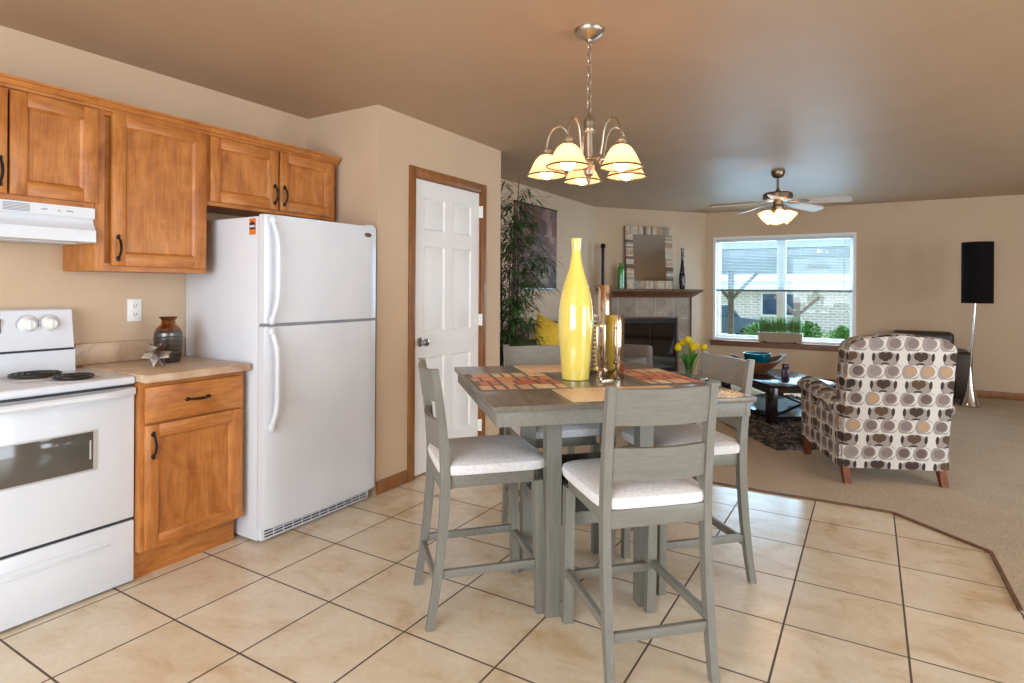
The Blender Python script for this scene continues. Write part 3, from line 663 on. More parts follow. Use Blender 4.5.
# spiky star ornament (stellated form)
def star(R, r):
    bm = bmesh.new(); bmesh.ops.create_icosphere(bm, subdivisions=1, radius=r); mb = MB(); k = 0
    for f in bm.faces:
        c = f.calc_center_median().normalized()*R; vv = [v.co for v in f.verts]
        for i in range(3): mb.mi = (k+i)%3 != 0; mb.mi = int(mb.mi); mb.add([vv[i][:],vv[(i+1)%3][:],c[:]],[(0,1,2)])
        k += 1
    bm.free(); return mb
mb = star(.068,.037); zmin = min(v[2] for v in mb.v)
st_ = single(mb, 'star_ornament', ['star_brown','star_cream'], 'spiky multi-pointed brown and cream star ornament in front of the bronze urn', 'ornament', (-2.955,1.58,.914-zmin), .4, smooth=False)
# ================================================================== DINING SET
F_, L_, R_ = Vector((-1.069,1.668)), Vector((-1.817,2.444)), Vector((-.36,2.349))
TC = (L_+R_)/2; TC = Vector((-1.080,2.402))
ta = math.atan2((L_-F_).y,(L_-F_).x)   # local +X runs F -> L
ta = math.radians(133.8)
tb = thing('dining_table', 'square grey-washed counter-height dining table with inset legs', 'table', (TC.x,TC.y,0), ta)
a_, b_ = .518, .502
mb = MB(); mb.box((-a_,-b_,.880),(a_,b_,.900),.003); build(mb, 'tabletop', 'tabletop_wood', tb)
mb = MB()
ai, bi = a_-.016, b_-.016
for lo, hi in (((-ai,-bi,.826),(ai,-bi+.022,.880)),((-ai,bi-.022,.826),(ai,bi,.880)),((-ai,-bi+.022,.826),(-ai+.022,bi-.022,.880)),((ai-.022,-bi+.022,.826),(ai,bi-.022,.880))): mb.box(lo,hi,.002)
build(mb, 'apron', 'rail_wood', tb)
for sx in (-1,1):
    for sy in (-1,1):
        mb = MB(); c = (sx*.197, sy*.197); mb.sweep([(c[1],0),(c[1],.4),(c[1],.880)], c[0]-.030, c[0]+.030, [.06,.06,.06]); build(mb, 'leg', 'chair_wood', tb)
mb = MB()
for lo, hi in (((-.161,-.215,.355),(.161,-.195,.405)),((-.161,.195,.355),(.161,.215,.405)),((-.215,-.161,.355),(-.195,.161,.405)),((.195,-.161,.355),(.215,.161,.405)),((-.2,-.2,.385),(.2,.2,.400))): mb.box(lo,hi)
build(mb, 'shelf', 'rail_wood', tb)
mb = MB(); mb.box((-.161,.185,.405),(.161,.197,.52)); mb.box((.185,-.161,.405),(.197,.161,.52)); build(mb, 'back_panel', 'dark_wood', tb)
def make_chair():
    r = thing('dining_chair', 'x', 'chair', (0,0,0))
    hw = .175
    # rear posts: splayed foot, straight near seat, raked back
    path = [(-.248,0),(-.228,.12),(-.207,.28),(-.194,.44),(-.190,.56),(-.194,.66),(-.205,.78),(-.220,.90),(-.234,.990)]
    th = [.028,.031,.034,.036,.037,.036,.033,.030,.027]
    for s in (-1,1):
        mb = MB(); x = s*(hw+.008); mb.sweep(path, x-.014, x+.014, th); build(mb, 'leg', 'chair_wood', r)['label'] = 'rear leg running up as the back post'
    for s in (-1,1):
        mb = MB(); x = s*hw; mb.sweep([(.196,0),(.190,.30),(.184,.535)], x-.019, x+.019, [.030,.036,.040]); build(mb, 'leg', 'chair_wood', r)
    def curved_rail(za, zb, nm):
        mb = MB(); n = 12; vs = []; fs = []; 
        def yat(z):
            for (a,b),(c,d) in zip(path, path[1:]):
                if b <= z <= d: return a+(c-a)*(z-b)/(d-b)
            return path[-1][0]
        for i in range(n+1):
            u = i/n; x = -(hw-.006)+2*(hw-.006)*u; bow = -.028*math.sin(PI*u)
            for z in (za,zb):
                y = yat(z)+bow+.0; vs.append((x,y-.010,z)); vs.append((x,y+.010,z))
        for i in range(n):
            a = i*4; b = a+4
            for p, q in ((0,1),(1,3),(3,2),(2,0)): fs.append((a+p,a+q,b+q,b+p))
        fs.append((0,1,3,2)); e = n*4; fs.append((e+2,e+3,e+1,e)); mb.add(vs, fs); return build(mb, nm, 'rail_wood', r)
    curved_rail(.860,.980,'top_rail'); curved_rail(.675,.785,'back_slat')
    mb = MB()
    mb.box((-hw+.0,-.207,.520),(hw,-.187,.580),.001); mb.box((-hw+.019,.170,.530),(hw-.019,.192,.580),.001)
    for s in (-1,1): x = s*hw; mb.box((min(x-.010,x+.010),-.183,.530),(max(x-.010,x+.010),.168,.580),.001)
    build(mb, 'seat_frame', 'rail_wood', r)
    mb = MB(); mb.sup((0,.008,.600),(.208,.222,.036),.55,.28,40,12); 
    for i, v in enumerate(mb.v):
        x,y,z = v
        if z > .600: z += .012*(1-(x/.208)**2)*(1-((y-.008)/.222)**2)
        if z < .582: z = .582
        mb.v[i] = (x*(1+.02*(y/.2)), y, z)
    build(mb, 'seat', 'seat_fabric', r)
    for s in (-1,1): x = s*hw; mb = MB(); mb.sweep([(-.215,.190),(.180,.190)], x-.009, x+.009, .0); 
    for s in (-1,1): x = s*(hw+.004); mb = MB(); mb.box((x-.010,-.205,.188),(x+.010,.180,.218),.001); build(mb, 'stretcher', 'rail_wood', r)
    mb = MB(); mb.box((-hw+.0,-.230,.160),(hw,-.212,.192),.001); build(mb, 'stretcher', 'rail_wood', r)
    mb = MB(); mb.box((-hw+.015,.182,.170),(hw-.015,.204,.202),.001); build(mb, 'stretcher', 'rail_wood', r)
    return r
ch0 = make_chair()
spots = [(-.742,2.085,math.degrees(math.atan2(.709,-.705))-90, 'grey-washed chair with ivory seat nearest the camera, its back to the viewer'),
         (-1.395,2.085,math.degrees(math.atan2(.735,.678))-90, 'grey-washed chair with ivory seat left of the table, in front of the white pantry door'),
         (-.748,2.772,math.degrees(math.atan2(-.707,-.707))-90, 'grey-washed chair with ivory seat right of the table, toward the living room'),
         (-1.415,2.745,math.degrees(math.atan2(-.707,.707))-90, 'grey-washed chair with ivory seat on the far side, behind the yellow vase')]
for i, (x,y,rz,lab) in enumerate(spots):
    c = ch0 if i == 0 else copy_tree(ch0)
    c.location = (x,y,0); c.rotation_euler = (0,0,math.radians(rz)); c['label'] = lab; c['group'] = 'grey-washed chairs around the dining table'
# placemats
def tuv(u,v): return (-a_+2*a_*u, b_-2*b_*v)   # u: F->L, v: F->R (local)
def mosaic(uc, vc, label, hu, hv, flip=1):
    lx, ly = tuv(uc,vc); P = Matrix.Translation((TC.x,TC.y,0)) @ Matrix.Rotation(ta,4,'Z') @ Vector((lx,ly,.900))
    o = thing('placemat', label, 'placemat', P[:], ta, 'placemats on the dining table')
    mb = MB(); mb.box((-hu,-hv,0),(hu,hv,.0025),.001); build(mb, 'mat', 'mosaic_grout', o)
    cols = ['mosaic_orange','mosaic_red','mosaic_salmon','mosaic_cream']; mats = cols; rnd = random.Random(int(uc*100+vc*10))
    mb = MB(); x = -hu+.014; rows = 4; g = .018; wdt = (2*hu-.028-g*(rows-1))/rows
    for i in range(rows):
        y = -hv+.014; j = 0; mb_i = [2,1,0,3][i] if flip > 0 else [0,3,1,2][i]
        while y < hv-.03:
            hh = (.034,.078,.050,.030)[(i*3+j)%4]; hh = min(hh, hv-.014-y)
            mb.mi = mb_i if rnd.random() < .75 else rnd.randrange(4)
            mb.box((x,y,.0024),(x+wdt,y+hh,.0038)); y += hh+.016; j += 1
        x += wdt+g
    build(mb, 'tile_inlay', mats, o)
mosaic(.515,.195,'mosaic placemat of orange, red and cream blocks nearest the pantry door', .225, .190)
mosaic(.54,.845,'mosaic placemat of orange, red and cream blocks nearest the living room', .225, .150)
def plain(u0,u1,v0,v1,label):
    (x0,y0),(x1,y1) = tuv(u0,v0), tuv(u1,v1); lx, ly = (x0+x1)/2, (y0+y1)/2
    P = Matrix.Translation((TC.x,TC.y,0)) @ Matrix.Rotation(ta,4,'Z') @ Vector((lx,ly,.900))
    mb = MB(); hx, hy = abs(x1-x0)/2, abs(y1-y0)/2; mb.box((-hx,-hy,0),(hx,hy,.0028),.001)
    single(mb, 'placemat', 'placemat_plain', label, 'placemat', P[:], ta, 'placemats on the dining table')
plain(.03,.285,.29,.79,'plain tan placemat at the table edge nearest the camera'); plain(.742,.985,.30,.70,'plain tan placemat at the far table edge behind the yellow vase')
# yellow vase
prof = [(.055,0),(.060,.003),(.064,.05),(.070,.12),(.0755,.19),(.078,.25),(.075,.31),(.068,.36),(.056,.41),(.043,.45),(.031,.49),(.024,.525),(.020,.56),(.0195,.585),(.022,.61),(.024,.622),(.0215,.622),(.016,.60),(.015,.56)]
single(MB().lathe(prof, n=48), 'vase', 'yellow_glaze', 'tall glossy yellow bottle-shaped vase on the dining table', 'vase', (-1.115,2.40,.900))
# mirrored silver block vase
sc = thing('silver_sculpture', 'silver mirrored block sculpture standing beside the yellow vase on the table', 'sculpture', (-.950,2.475,.900), math.radians(-17.7))
mb = MB(); mb.box((-.069,0,0),(0,.050,.285),.002); build(mb, 'mirrored_block', 'tan_chrome', sc)
mb = MB(); mb.box((-.171,.0715,0),(-.125,.1145,.418),.002); build(mb, 'tall_block', 'tan_chrome', sc)
mb = MB()
for lo,hi in (((-.053,-.084,.055),(-.045,-.076,.235)),((-.011,-.084,.055),(-.003,-.076,.235)),((-.053,-.084,.235),(-.003,-.076,.244)),((-.060,-.090,.045),(.004,-.070,.055)),((-.033,-.083,.006),(-.024,-.075,.045)),((-.048,-.088,0),(-.010,.004,.006)),((-.135,.02,0),(-.06,.09,.006))): mb.box(lo,hi)
build(mb, 'open_frame', 'tan_chrome', sc)
prof = [(.078,0)]
for k in range(13): z = .01+k*.020; prof += [(.086,z),(.091,z+.007),(.086,z+.014)]
prof += [(.086,.275),(.078,.275),(.075,.24)]
single(MB().lathe(prof, n=36), 'vase', 'silver_ribbed', 'ribbed silver cylinder vase standing behind the yellow vase', 'vase', (-1.200,2.652,.900))
# ================================================================== CHANDELIER
CX, CY = -1.07, 2.428
chd = thing('chandelier', 'five-arm brushed nickel chandelier with glass bell shades above the table', 'chandelier', (CX,CY,H))
def cw(*p): return (CX+p[0],CY+p[1],p[2])
mb = MB(); mb.lathe([(.066,H),(.066,H-.008),(.060,H-.018),(.040,H-.034),(.014,H-.044),(.012,H-.055)][::-1], (CX,CY,0), 32); build(mb, 'canopy', 'brushed_nickel', chd, world=True)
mb = MB(); z = H-.05; k = 0
while z > 2.085:
    n = 14; pts = [] 
    for i in range(n+1):
        a = 2*PI*i/n; w_ = .0085*math.cos(a); h_ = .019*math.sin(a)
        pts.append(cw(w_ if k%2 else w_*.25, w_*.25 if k%2 else w_, z-.019+h_))
    mb.tube(pts, .0022, 5, False); z -= .031; k += 1
build(mb, 'chain', 'brushed_nickel', chd, world=True)
mb = MB(); mb.lathe([(.004,1.765),(.010,1.775),(.014,1.785),(.009,1.797),(.020,1.805),(.026,1.825),(.026,1.845),(.016,1.853),(.020,1.86),(.034,1.866),(.034,1.872),(.020,1.878),(.019,1.99),(.024,1.995),(.026,2.005),(.022,2.015),(.024,2.03),(.021,2.05),(.010,2.062),(.004,2.08)], (CX,CY,0), 28); build(mb, 'column', 'brushed_nickel', chd, world=True)
R5 = .19
away = math.atan2(fw.y, fw.x)
cam_dir = math.atan2(-CY, -CX)
for k in range(5):
    # shades measured at these bearings (toward camera = 0, positive to the viewer's right)
    b = math.radians((-27,45,117,189,261)[k]); ang = cam_dir + b
    d = Vector((math.cos(ang),math.sin(ang),0)); sd = Vector((-d.y,d.x,0))
    sx_, sy_ = CX+d.x*R5, CY+d.y*R5
    mb = MB(); pts = []
    ctrl = [(.022,1.880),(.050,1.875),(.070,1.885),(.080,1.925),(.088,1.975),(.104,2.010),(.132,2.028),(.160,2.018),(.182,1.985),(R5,1.945),(R5,1.91)]
    for r,z in ctrl: pts.append((CX+d.x*r,CY+d.y*r,z))
    mb.tube(pts, .0052, 8); 
    cl_ = [(.070+.014*math.cos(t_*PI/6), 1.868-.014+.014*math.sin(t_*PI/6)+.01) for t_ in range(10)]
    mb.tube([(CX+d.x*r,CY+d.y*r,z) for r,z in cl_], .003, 6)
    arm = build(mb, 'arm', 'brushed_nickel', chd, world=True)
    mb = MB(); mb.lathe([(.012,1.936),(.018,1.932),(.020,1.920),(.014,1.913),(.022,1.907),(.026,1.898)][::-1], (sx_,sy_,0), 20); build(mb, 'socket', 'brushed_nickel', arm, world=True)
    mb = MB(); prof = [(.024,1.901),(.032,1.897),(.046,1.884),(.057,1.866),(.067,1.846),(.077,1.825),(.088,1.808)]
    mb.lathe(prof, (sx_,sy_,0), 32, cap=False); sh = build(mb, 'lamp_shade', 'shade_glass', chd, world=True)
    mb = MB(); n = 32; mb.tube([(sx_+.088*math.cos(2*PI*i/n), sy_+.088*math.sin(2*PI*i/n), 1.8085) for i in range(n+1)], .0038, 6, False); build(mb, 'rim', 'pewter', sh, world=True)
    mb = MB(); mb.sup((sx_,sy_,1.822),(.030,.030,.030),1,1,20,12); mb.lathe([(.022,1.845),(.014,1.87),(.013,1.888)],(sx_,sy_,0),14); build(mb, 'bulb', 'bulb_warm', sh, world=True)
# ================================================================== CEILING FAN
FX, FY = -.77, 6.25
fan = thing('ceiling_fan', 'ceiling fan with five pale blades and lit glass light kit in the living room', 'ceiling fan', (FX,FY,H))
mb = MB(); mb.lathe([(.062,H),(.062,H-.012),(.055,H-.045),(.035,H-.065),(.016,H-.072)][::-1], (FX,FY,0), 28); build(mb, 'canopy', 'pewter', fan, world=True)
mb = MB(); mb.lathe([(.012,2.25),(.012,2.37)], (FX,FY,0), 14); mb.lathe([(.022,2.235),(.022,2.262),(.014,2.275)], (FX,FY,0), 16); build(mb, 'downrod', 'pewter', fan, world=True)
mb = MB(); mb.lathe([(.05,2.155),(.095,2.160),(.125,2.172),(.135,2.180),(.135,2.222),(.122,2.236),(.06,2.246),(.02,2.25)], (FX,FY,0), 36); build(mb, 'motor_housing', 'pewter', fan, world=True)
for k in range(5):
    a = math.radians(59-72*k); d = Matrix.Translation((FX,FY,2.158)) @ Matrix.Rotation(a,4,'Z') @ Matrix.Rotation(math.radians(3.5),4,'Y') @ Matrix.Rotation(math.radians(-15),4,'X')
    mb = MB(); poly = [(.20,-.050),(.26,-.058),(.45,-.066),(.60,-.068),(.635,-.055),(.645,0),(.635,.055),(.60,.068),(.45,.066),(.26,.058),(.20,.050)]
    mb.prism(poly, -.003, .003, d); bla = build(mb, 'blade', 'blade_wood', fan, world=True)
    mb = MB(); mb.prism([(.09,-.014),(.16,-.012),(.21,-.036),(.27,-.030),(.29,0),(.27,.030),(.21,.036),(.16,.012),(.09,.014)], -.008, -.003, d); build(mb, 'blade_arm', 'pewter', bla, world=True)
mb = MB(); mb.lathe([(.015,2.020),(.035,2.030),(.045,2.050),(.055,2.07),(.055,2.105),(.040,2.125),(.045,2.155)], (FX,FY,0), 24); build(mb, 'light_kit', 'pewter', fan, world=True)
for k in range(4):
    a = math.radians(20+90*k); D = Vector((math.cos(a),math.sin(a),0)); tip = Vector((FX,FY,2.055))+D*.055
    ax = (D*.75+Vector((0,0,-.66))).normalized(); rotm = ax.to_track_quat('Z','Y').to_matrix().to_4x4(); T = Matrix.Translation(tip) @ rotm
    mb = MB(); mb.lathe([(.022,0),(.034,.014),(.050,.040),(.062,.070),(.074,.100)], n=24, cap=False)
    mb.v = [(T @ Vector(v))[:] for v in mb.v]; sh = build(mb, 'lamp_shade', 'shade_glass', fan, world=True)
    mb = MB(); mb.lathe([(.017,-.015),(.021,-.005),(.021,.012),(.015,.018)], n=16); mb.v = [(T @ Vector(v))[:] for v in mb.v]; build(mb, 'socket', 'pewter', sh, world=True)
    mb = MB(); mb.sup((0,0,.062),(.028,.028,.030),1,1,16,10); mb.v = [(T @ Vector(v))[:] for v in mb.v]; build(mb, 'bulb', 'bulb_fan', sh, world=True)
mb = MB(); mb.tube([(FX+.03,FY-.02,2.07),(FX+.03,FY-.02,1.97)],.0014,5); mb.sup((FX+.03,FY-.02,1.965),(.006,.006,.010),1,1,8,6); build(mb, 'pull_chain', 'pewter', fan, world=True)
# ================================================================== FIREPLACE (local x along the wall, -y out into the room)
fa = math.atan2(t.y,t.x)
def fpt(s, off, z=0): p = FP0+t*s+nrm*off; return (p.x,p.y,z)
fp = thing('fireplace', 'tiled corner fireplace with dark glass firebox', 'fireplace', fpt(.84,0), fa)
# local frame: x = along wall (centre 0), room side = -y
mb = MB(); sw, fbw = .68, .455
mb.box((-sw,-.10,0),(-fbw,-.001,1.18)); mb.box((fbw,-.10,0),(sw,-.001,1.18)); mb.box((-fbw,-.10,.895),(fbw,-.001,1.18)); mb.box((-fbw,-.10,0),(fbw,-.001,.11)); build(mb, 'tile_surround', 'fire_tile', fp)
mb = MB()
for lo,hi in (((-fbw-.018,-.110,.10),(-fbw+.012,-.09,.905)),((fbw-.012,-.110,.10),(fbw+.018,-.09,.905)),((-fbw+.012,-.110,.880),(fbw-.012,-.09,.905)),((sw,-.115,0),(sw+.022,-.001,1.18)),((-sw-.022,-.115,0),(-sw,-.001,1.18))): mb.box(lo,hi,.002)
build(mb, 'wood_edging', 'mantel_wood', fp)
mb = MB(); mb.box((-fbw+.012,-.094,.11),(fbw-.012,-.088,.88)); build(mb, 'glass_front', 'fireplace_glass', fp)
mb = MB(); mb.box((-fbw+.012,-.099,.11),(fbw-.012,-.094,.17)); mb.box((-fbw+.012,-.099,.82),(fbw-.012,-.094,.88)); mb.box((-.006,-.098,.17),(.006,-.094,.82)); build(mb, 'firebox_frame', 'black_metal', fp)
mb = MB(); prof = [(-.001,1.180),(-.13,1.180),(-.135,1.200),(-.165,1.215),(-.190,1.250),(-.215,1.262),(-.225,1.268),(-.225,1.300),(-.001,1.300)]; n = len(prof)
def xa(pz): return .70+max(0,(-pz-.13))*1.15
vs = [(-xa(py),py,pz) for py,pz in prof]+[(xa(py),py,pz) for py,pz in prof]
vs = [(-(.70+ (.11 if pz>1.26 else (.0 if pz<1.19 else (pz-1.18)*1.2))),py,pz) for py,pz in prof[:-1]]+[(-.81,-.001,1.30)]
vs2 = [(-x,y,z) for x,y,z in vs]
mb.add(vs+vs2, [tuple(range(n)), tuple(reversed(range(n,2*n)))]+[(i,(i+1)%n,n+(i+1)%n,n+i) for i in range(n)]); build(mb, 'mantel', 'mantel_wood', fp)
# mirror leaning on the mantel
mr = thing('mirror', 'rectangular mirror in a striped mosaic frame leaning on the mantel', 'mirror', fpt(.845,.10,1.300), fa)
tilt = Matrix.Rotation(math.radians(-4.5),4,'X'); mw, mh, fw_ = .385, .90, .118
names = ['strip_cream','strip_tan','strip_grey','strip_brown','strip_rose','strip_cream']; rnd = random.Random(3)
mb = MB(); mb.mbox(tilt, (-mw+.003,.0,.001),(mw-.003,.016,mh-.001)); build(mb, 'backing', 'dark_wood', mr)
def strips(lo, hi, horiz, nm):
    mb = MB(); p = lo[0] if horiz else lo[1]; end = hi[0] if horiz else hi[1]
    while p < end-1e-4:
        q = min(end, p+rnd.choice((.022,.03,.04)));  mb.mi = rnd.choice((0,0,5,0,1,2,2,0,3,4,5))
        if horiz: mb.mbox(tilt, (p,-.016,lo[1]),(q-.002,.0,hi[1]),.002,1)
        else: mb.mbox(tilt, (lo[0],-.016,p),(hi[0],.0,q-.002),.002,1)
        p = q
    build(mb, nm, names, mr)
strips((-mw,mh-fw_),(mw,mh),True,'frame_rail'); strips((-mw,0),(mw,fw_),True,'frame_rail'); strips((-mw,fw_),(-mw+fw_,mh-fw_),False,'frame_stile'); strips((mw-fw_,fw_),(mw,mh-fw_),False,'frame_stile')
mb = MB(); mb.mbox(tilt, (-mw+fw_,-.006,fw_),(mw-fw_,.0,mh-fw_)); build(mb, 'glass', 'mirror_glass', mr)
# mantel bottles
prof = [(.036,0),(.040,.004),(.046,.08),(.050,.14),(.046,.20),(.034,.28),(.024,.36),(.020,.44),(.019,.52),(.023,.57),(.024,.60),(.018,.60)]
m_, nt_, p_ = base('speckle', (60,46,46), .15, .6); vo = nt_.nodes.new('ShaderNodeTexVoronoi'); vo.inputs['Scale'].default_value = 55; nt_.links.new(coords(nt_), vo.inputs['Vector'])
nt_.links.new(ramp(nt_, vo.outputs['Distance'], [(.2,(170,160,160)),(.35,(60,44,44)),(.6,(34,28,30))]), p_.inputs['Base Color'])
single(MB().lathe(prof, n=28), 'vase', 'speckle', 'tall dark speckled bottle vase on the right end of the mantel', 'vase', fpt(1.375,.11,1.300))
prof = [(.042,0),(.047,.006),(.048,.20),(.046,.27),(.036,.30),(.022,.315),(.018,.33),(.020,.355),(.018,.36),(.014,.35)]
single(MB().lathe(prof, n=24), 'bottle', 'green_glaze', 'green cylindrical bottle on the mantel left of the mirror', 'bottle', fpt(.345,.13,1.300))
mb = MB(); prof = [(.030,0),(.034,.01),(.030,.05)]
for k in range(12): z = .07+k*.04; prof += [(.019,z),(.025,z+.02)]
prof += [(.02,.56),(.036,.57),(.034,.60),(.022,.62),(.010,.625)]
single(MB().lathe(prof, n=20), 'bottle', 'black_metal', 'slim black twisted bottle at the left end of the mantel', 'bottle', fpt(.06,.14,1.300))
# ================================================================== SOFA
sf = thing('sofa', 'taupe fabric sofa along the left wall under the painting', 'sofa', (-2.82,6.3,.008))
s0, s1 = 4.94, 7.42
mb = MB(); mb.box((-3.22,s0+.05,.08),(-2.38,s1-.05,.30),.02); build(mb, 'base', 'sofa_fabric', sf, world=True)
mb = MB(); mb.box((-3.27,s0+.05,.08),(-3.02,s1-.05,.80),.05,4); build(mb, 'back_frame', 'sofa_fabric', sf, world=True)
for k in range(2):
    ya = s0+.20+k*1.045; mb = MB(); mb.box((-3.03,ya,.30),(-2.36,ya+1.035,.46),.05,4); build(mb, 'seat_cushion', 'sofa_fabric', sf, world=True)
    mb = MB(); mb.sup((-3.00,ya+.52,.69),(.12,.515,.245),.45,.5,28,14,Matrix.Rotation(.12,4,'Y')); build(mb, 'back_cushion', 'sofa_fabric', sf, world=True)
for ya in (s0,s1-.20):
    mb = MB(); mb.box((-3.24,ya,.08),(-2.36,ya+.20,.585),.04,4); build(mb, 'arm', 'sofa_fabric', sf, world=True)
for x in (-3.18,-2.44):
    for y in (s0+.08,s1-.08): mb = MB(); mb.lathe([(.018,0),(.026,.085)],(x,y,.008),10); build(mb, 'leg', 'dark_wood', sf, world=True)
def pillow(loc, rx, ry, rz, size, mat, lab):
    mb = MB(); n = 15
    for sgn in (-1,1):
        vs = []; fs = []
        for i in range(n):
            for j in range(n):
                u, v = -1+2*i/(n-1), -1+2*j/(n-1); pu, pv = u*(1-.10*(1-v*v)*abs(u)), v*(1-.10*(1-u*u)*abs(v)); h = .085*((1-u*u)*(1-v*v))**.45
                vs.append((pu*size/2, sgn*h, pv*size/2))
        for i in range(n-1):
            for j in range(n-1): fs.append((i*n+j,(i+1)*n+j,(i+1)*n+j+1,i*n+j+1))
        mb.add(vs, fs)
    R_ = Matrix.Rotation(rz,4,'Z') @ Matrix.Rotation(rx,4,'X') @ Matrix.Rotation(ry,4,'Y'); mb.v = [(R_ @ Vector(v))[:] for v in mb.v]
    zmin = min(v[2] for v in mb.v); return single(mb, 'throw_pillow', mat, lab, 'pillow', (loc[0],loc[1],loc[2]-zmin))
pillow((-2.77,5.36,.462), -.22, .42, .75, .46, 'yellow_fabric', 'yellow square throw pillow on the near end of the sofa')
pillow((-2.99,5.13,.462), -.12, .0, .30, .34, 'brown_fabric', 'brown patterned throw pillow beside the sofa arm by the bamboo')
# painting
pt = thing('wall_painting', 'large abstract painting in muted red and grey above the sofa', 'painting', (-3.30,5.98,1.76))
mb = MB(); mb.box((-3.300,5.50,1.305),(-3.268,6.475,2.235),.003); build(mb, 'canvas', 'painting', pt, world=True)
for lo,hi in (((-3.300,5.49,2.235),(-3.262,6.482,2.247)),((-3.300,5.49,1.293),(-3.262,6.482,1.305))): mb = MB(); mb.box(lo,hi); build(mb, 'edge_bar', 'dark_wood', pt, world=True)
# bamboo plant
bp = thing('potted_bamboo', 'tall artificial bamboo plant in a pot beside the pantry wall corner', 'plant', (-2.80,4.57,.008))
mb = MB(); mb.lathe([(.12,.008),(.13,.015),(.165,.28),(.17,.30),(.155,.30),(.15,.27),(.02,.26)],(-2.80,4.57,0),28); build(mb, 'pot', 'pot', bp, world=True)
rnd = random.Random(11); stems = MB(); lv = MB()
for k in range(9):
    a = rnd.uniform(0,2*PI); r0 = rnd.uniform(.02,.09); hgt = rnd.uniform(1.75,2.28); lean = rnd.uniform(.02,.14)
    pts = []
    for i in range(9):
        u = i/8; pts.append(Vector((-2.80+math.cos(a)*(r0+lean*u*u), 4.57+math.sin(a)*(r0+lean*u*u), .26+(hgt-.26)*u)))
    stems.tube(pts, [.009-.0055*i/8 for i in range(9)], 6)
    for i in range(2,9):
        for q in range(7):
            p = pts[i]+(pts[i-1]-pts[i])*rnd.random(); b = rnd.uniform(0,2*PI); d = Vector((math.cos(b),math.sin(b),rnd.uniform(-.05,.7))).normalized(); Lb = rnd.uniform(.08,.24)*(1.25 if p.z < 1.7 else 1)
            if 1.25 < p.z < 1.6 and q < 3: d = Vector((.75,.75,.15)).normalized(); Lb = rnd.uniform(.25,.42)
            e = p+d*Lb; 
            if e.x < -3.24: e.x = -3.24
            if e.y < 4.36: e.y = 4.36
            stems.tube([p,(p+e)/2+Vector((0,0,.02)),e], [.002,.0015,.001], 4)
            for w_ in range(5):
                bb = b+rnd.uniform(-1.1,1.1); dd = Vector((math.cos(bb),math.sin(bb),rnd.uniform(-.7,.35))); pp = p+(e-p)*rnd.uniform(.4,1)
                if pp.x+dd.x*.15 < -3.27 or pp.y+dd.y*.16 < 4.23: continue
                lv.leaf(pp, dd, rnd.uniform(.08,.15), rnd.uniform(.012,.020), rnd.uniform(.1,.6))
build(stems, 'stem', 'stem_brown', bp, world=True); build(lv, 'foliage', 'bamboo_leaf', bp, world=True)
# ================================================================== LIVING ROOM MIDDLE
e1 = Vector((-.58,.81)).normalized(); e2 = Vector((e1.y,-e1.x)); A = Vector((-.81,6.04))
era = math.atan2(e2.y,e2.x)
def cpt(p, q, z=0): v = A+e2*p+e1*q; return (v.x,v.y,z)
# rug
K = Vector((-.64,5.19)); n = 120
mb = MB(); vs = []; fs = []; nu, nv = 90, 120; W_, L2 = 1.45, 2.3; rnd = random.Random(5)
for i in range(nu+1):
    for j in range(nv+1):
        u, v = i/nu*W_, j/nv*L2; ed = i in (0,nu) or j in (0,nv)
        vs.append((u+rnd.uniform(-.012,.012), v+rnd.uniform(-.012,.012), .010 if ed else .034+rnd.uniform(-.014,.014)))
for i in range(nu):
    for j in range(nv): a = i*(nv+1)+j; fs.append((a,a+nv+1,a+nv+2,a+1))
mb.add(vs, fs)
single(mb, 'area_rug', 'shag', 'dark grey shag rug under the coffee table', 'rug', (K.x,K.y,0), era)
cf = thing('coffee_table', 'dark wood rectangular coffee table with X-shaped side braces on the shag rug', 'coffee table', (A.x,A.y,.02), era)
CW, CLn = .72, 1.10
mb = MB(); mb.box((0,0,.352),(CW,CLn,.385),.004); build(mb, 'tabletop', 'dark_wood', cf)
for px in (.015,CW-.095):
    for py in (.015,CLn-.095): mb = MB(); mb.box((px,py,0),(px+.08,py+.08,.352),.003); build(mb, 'leg', 'dark_wood', cf)
mb = MB()
for py in (.03,CLn-.05): mb.box((.095,py,.30),(CW-.095,py+.02,.352)); 
for px in (.03,CW-.05): mb.box((px,.095,.30),(px+.02,CLn-.095,.352))
build(mb, 'apron', 'dark_wood', cf)
mb = MB(); mb.box((.03,.03,.055),(CW-.03,CLn-.03,.080)); build(mb, 'lower_shelf', 'dark_wood', cf)
for py in (.04,CLn-.06):
    mb = MB(); x0, x1, z0, z1 = .10, CW-.10, .09, .30; 
    for (a,b,c,d) in ((x0,z0,x1,z1),(x0,z1,x1,z0)): mb.tube([(a,py+.01,b),((a+c)/2,py+.01,(b+d)/2),(c,py+.01,d)], .012, 4)
    build(mb, 'cross_brace', 'dark_wood', cf)
# white-blue storage basket and magazines on the lower shelf
p = cpt(.20,.34,.100); single(MB().lathe([(.12,0),(.15,.02),(.155,.10),(.145,.135),(.11,.145)], n=28), 'storage_basket', 'basket_blue', 'pale blue round basket on the lower shelf of the coffee table', 'basket', p)
p = cpt(.50,.62,.100); mb = MB(); mb.box((-.13,-.10,0),(.13,.10,.05),.004); single(mb, 'storage_box', 'basket_blue', 'flat pale blue box on the lower shelf of the coffee table', 'box', p, era)
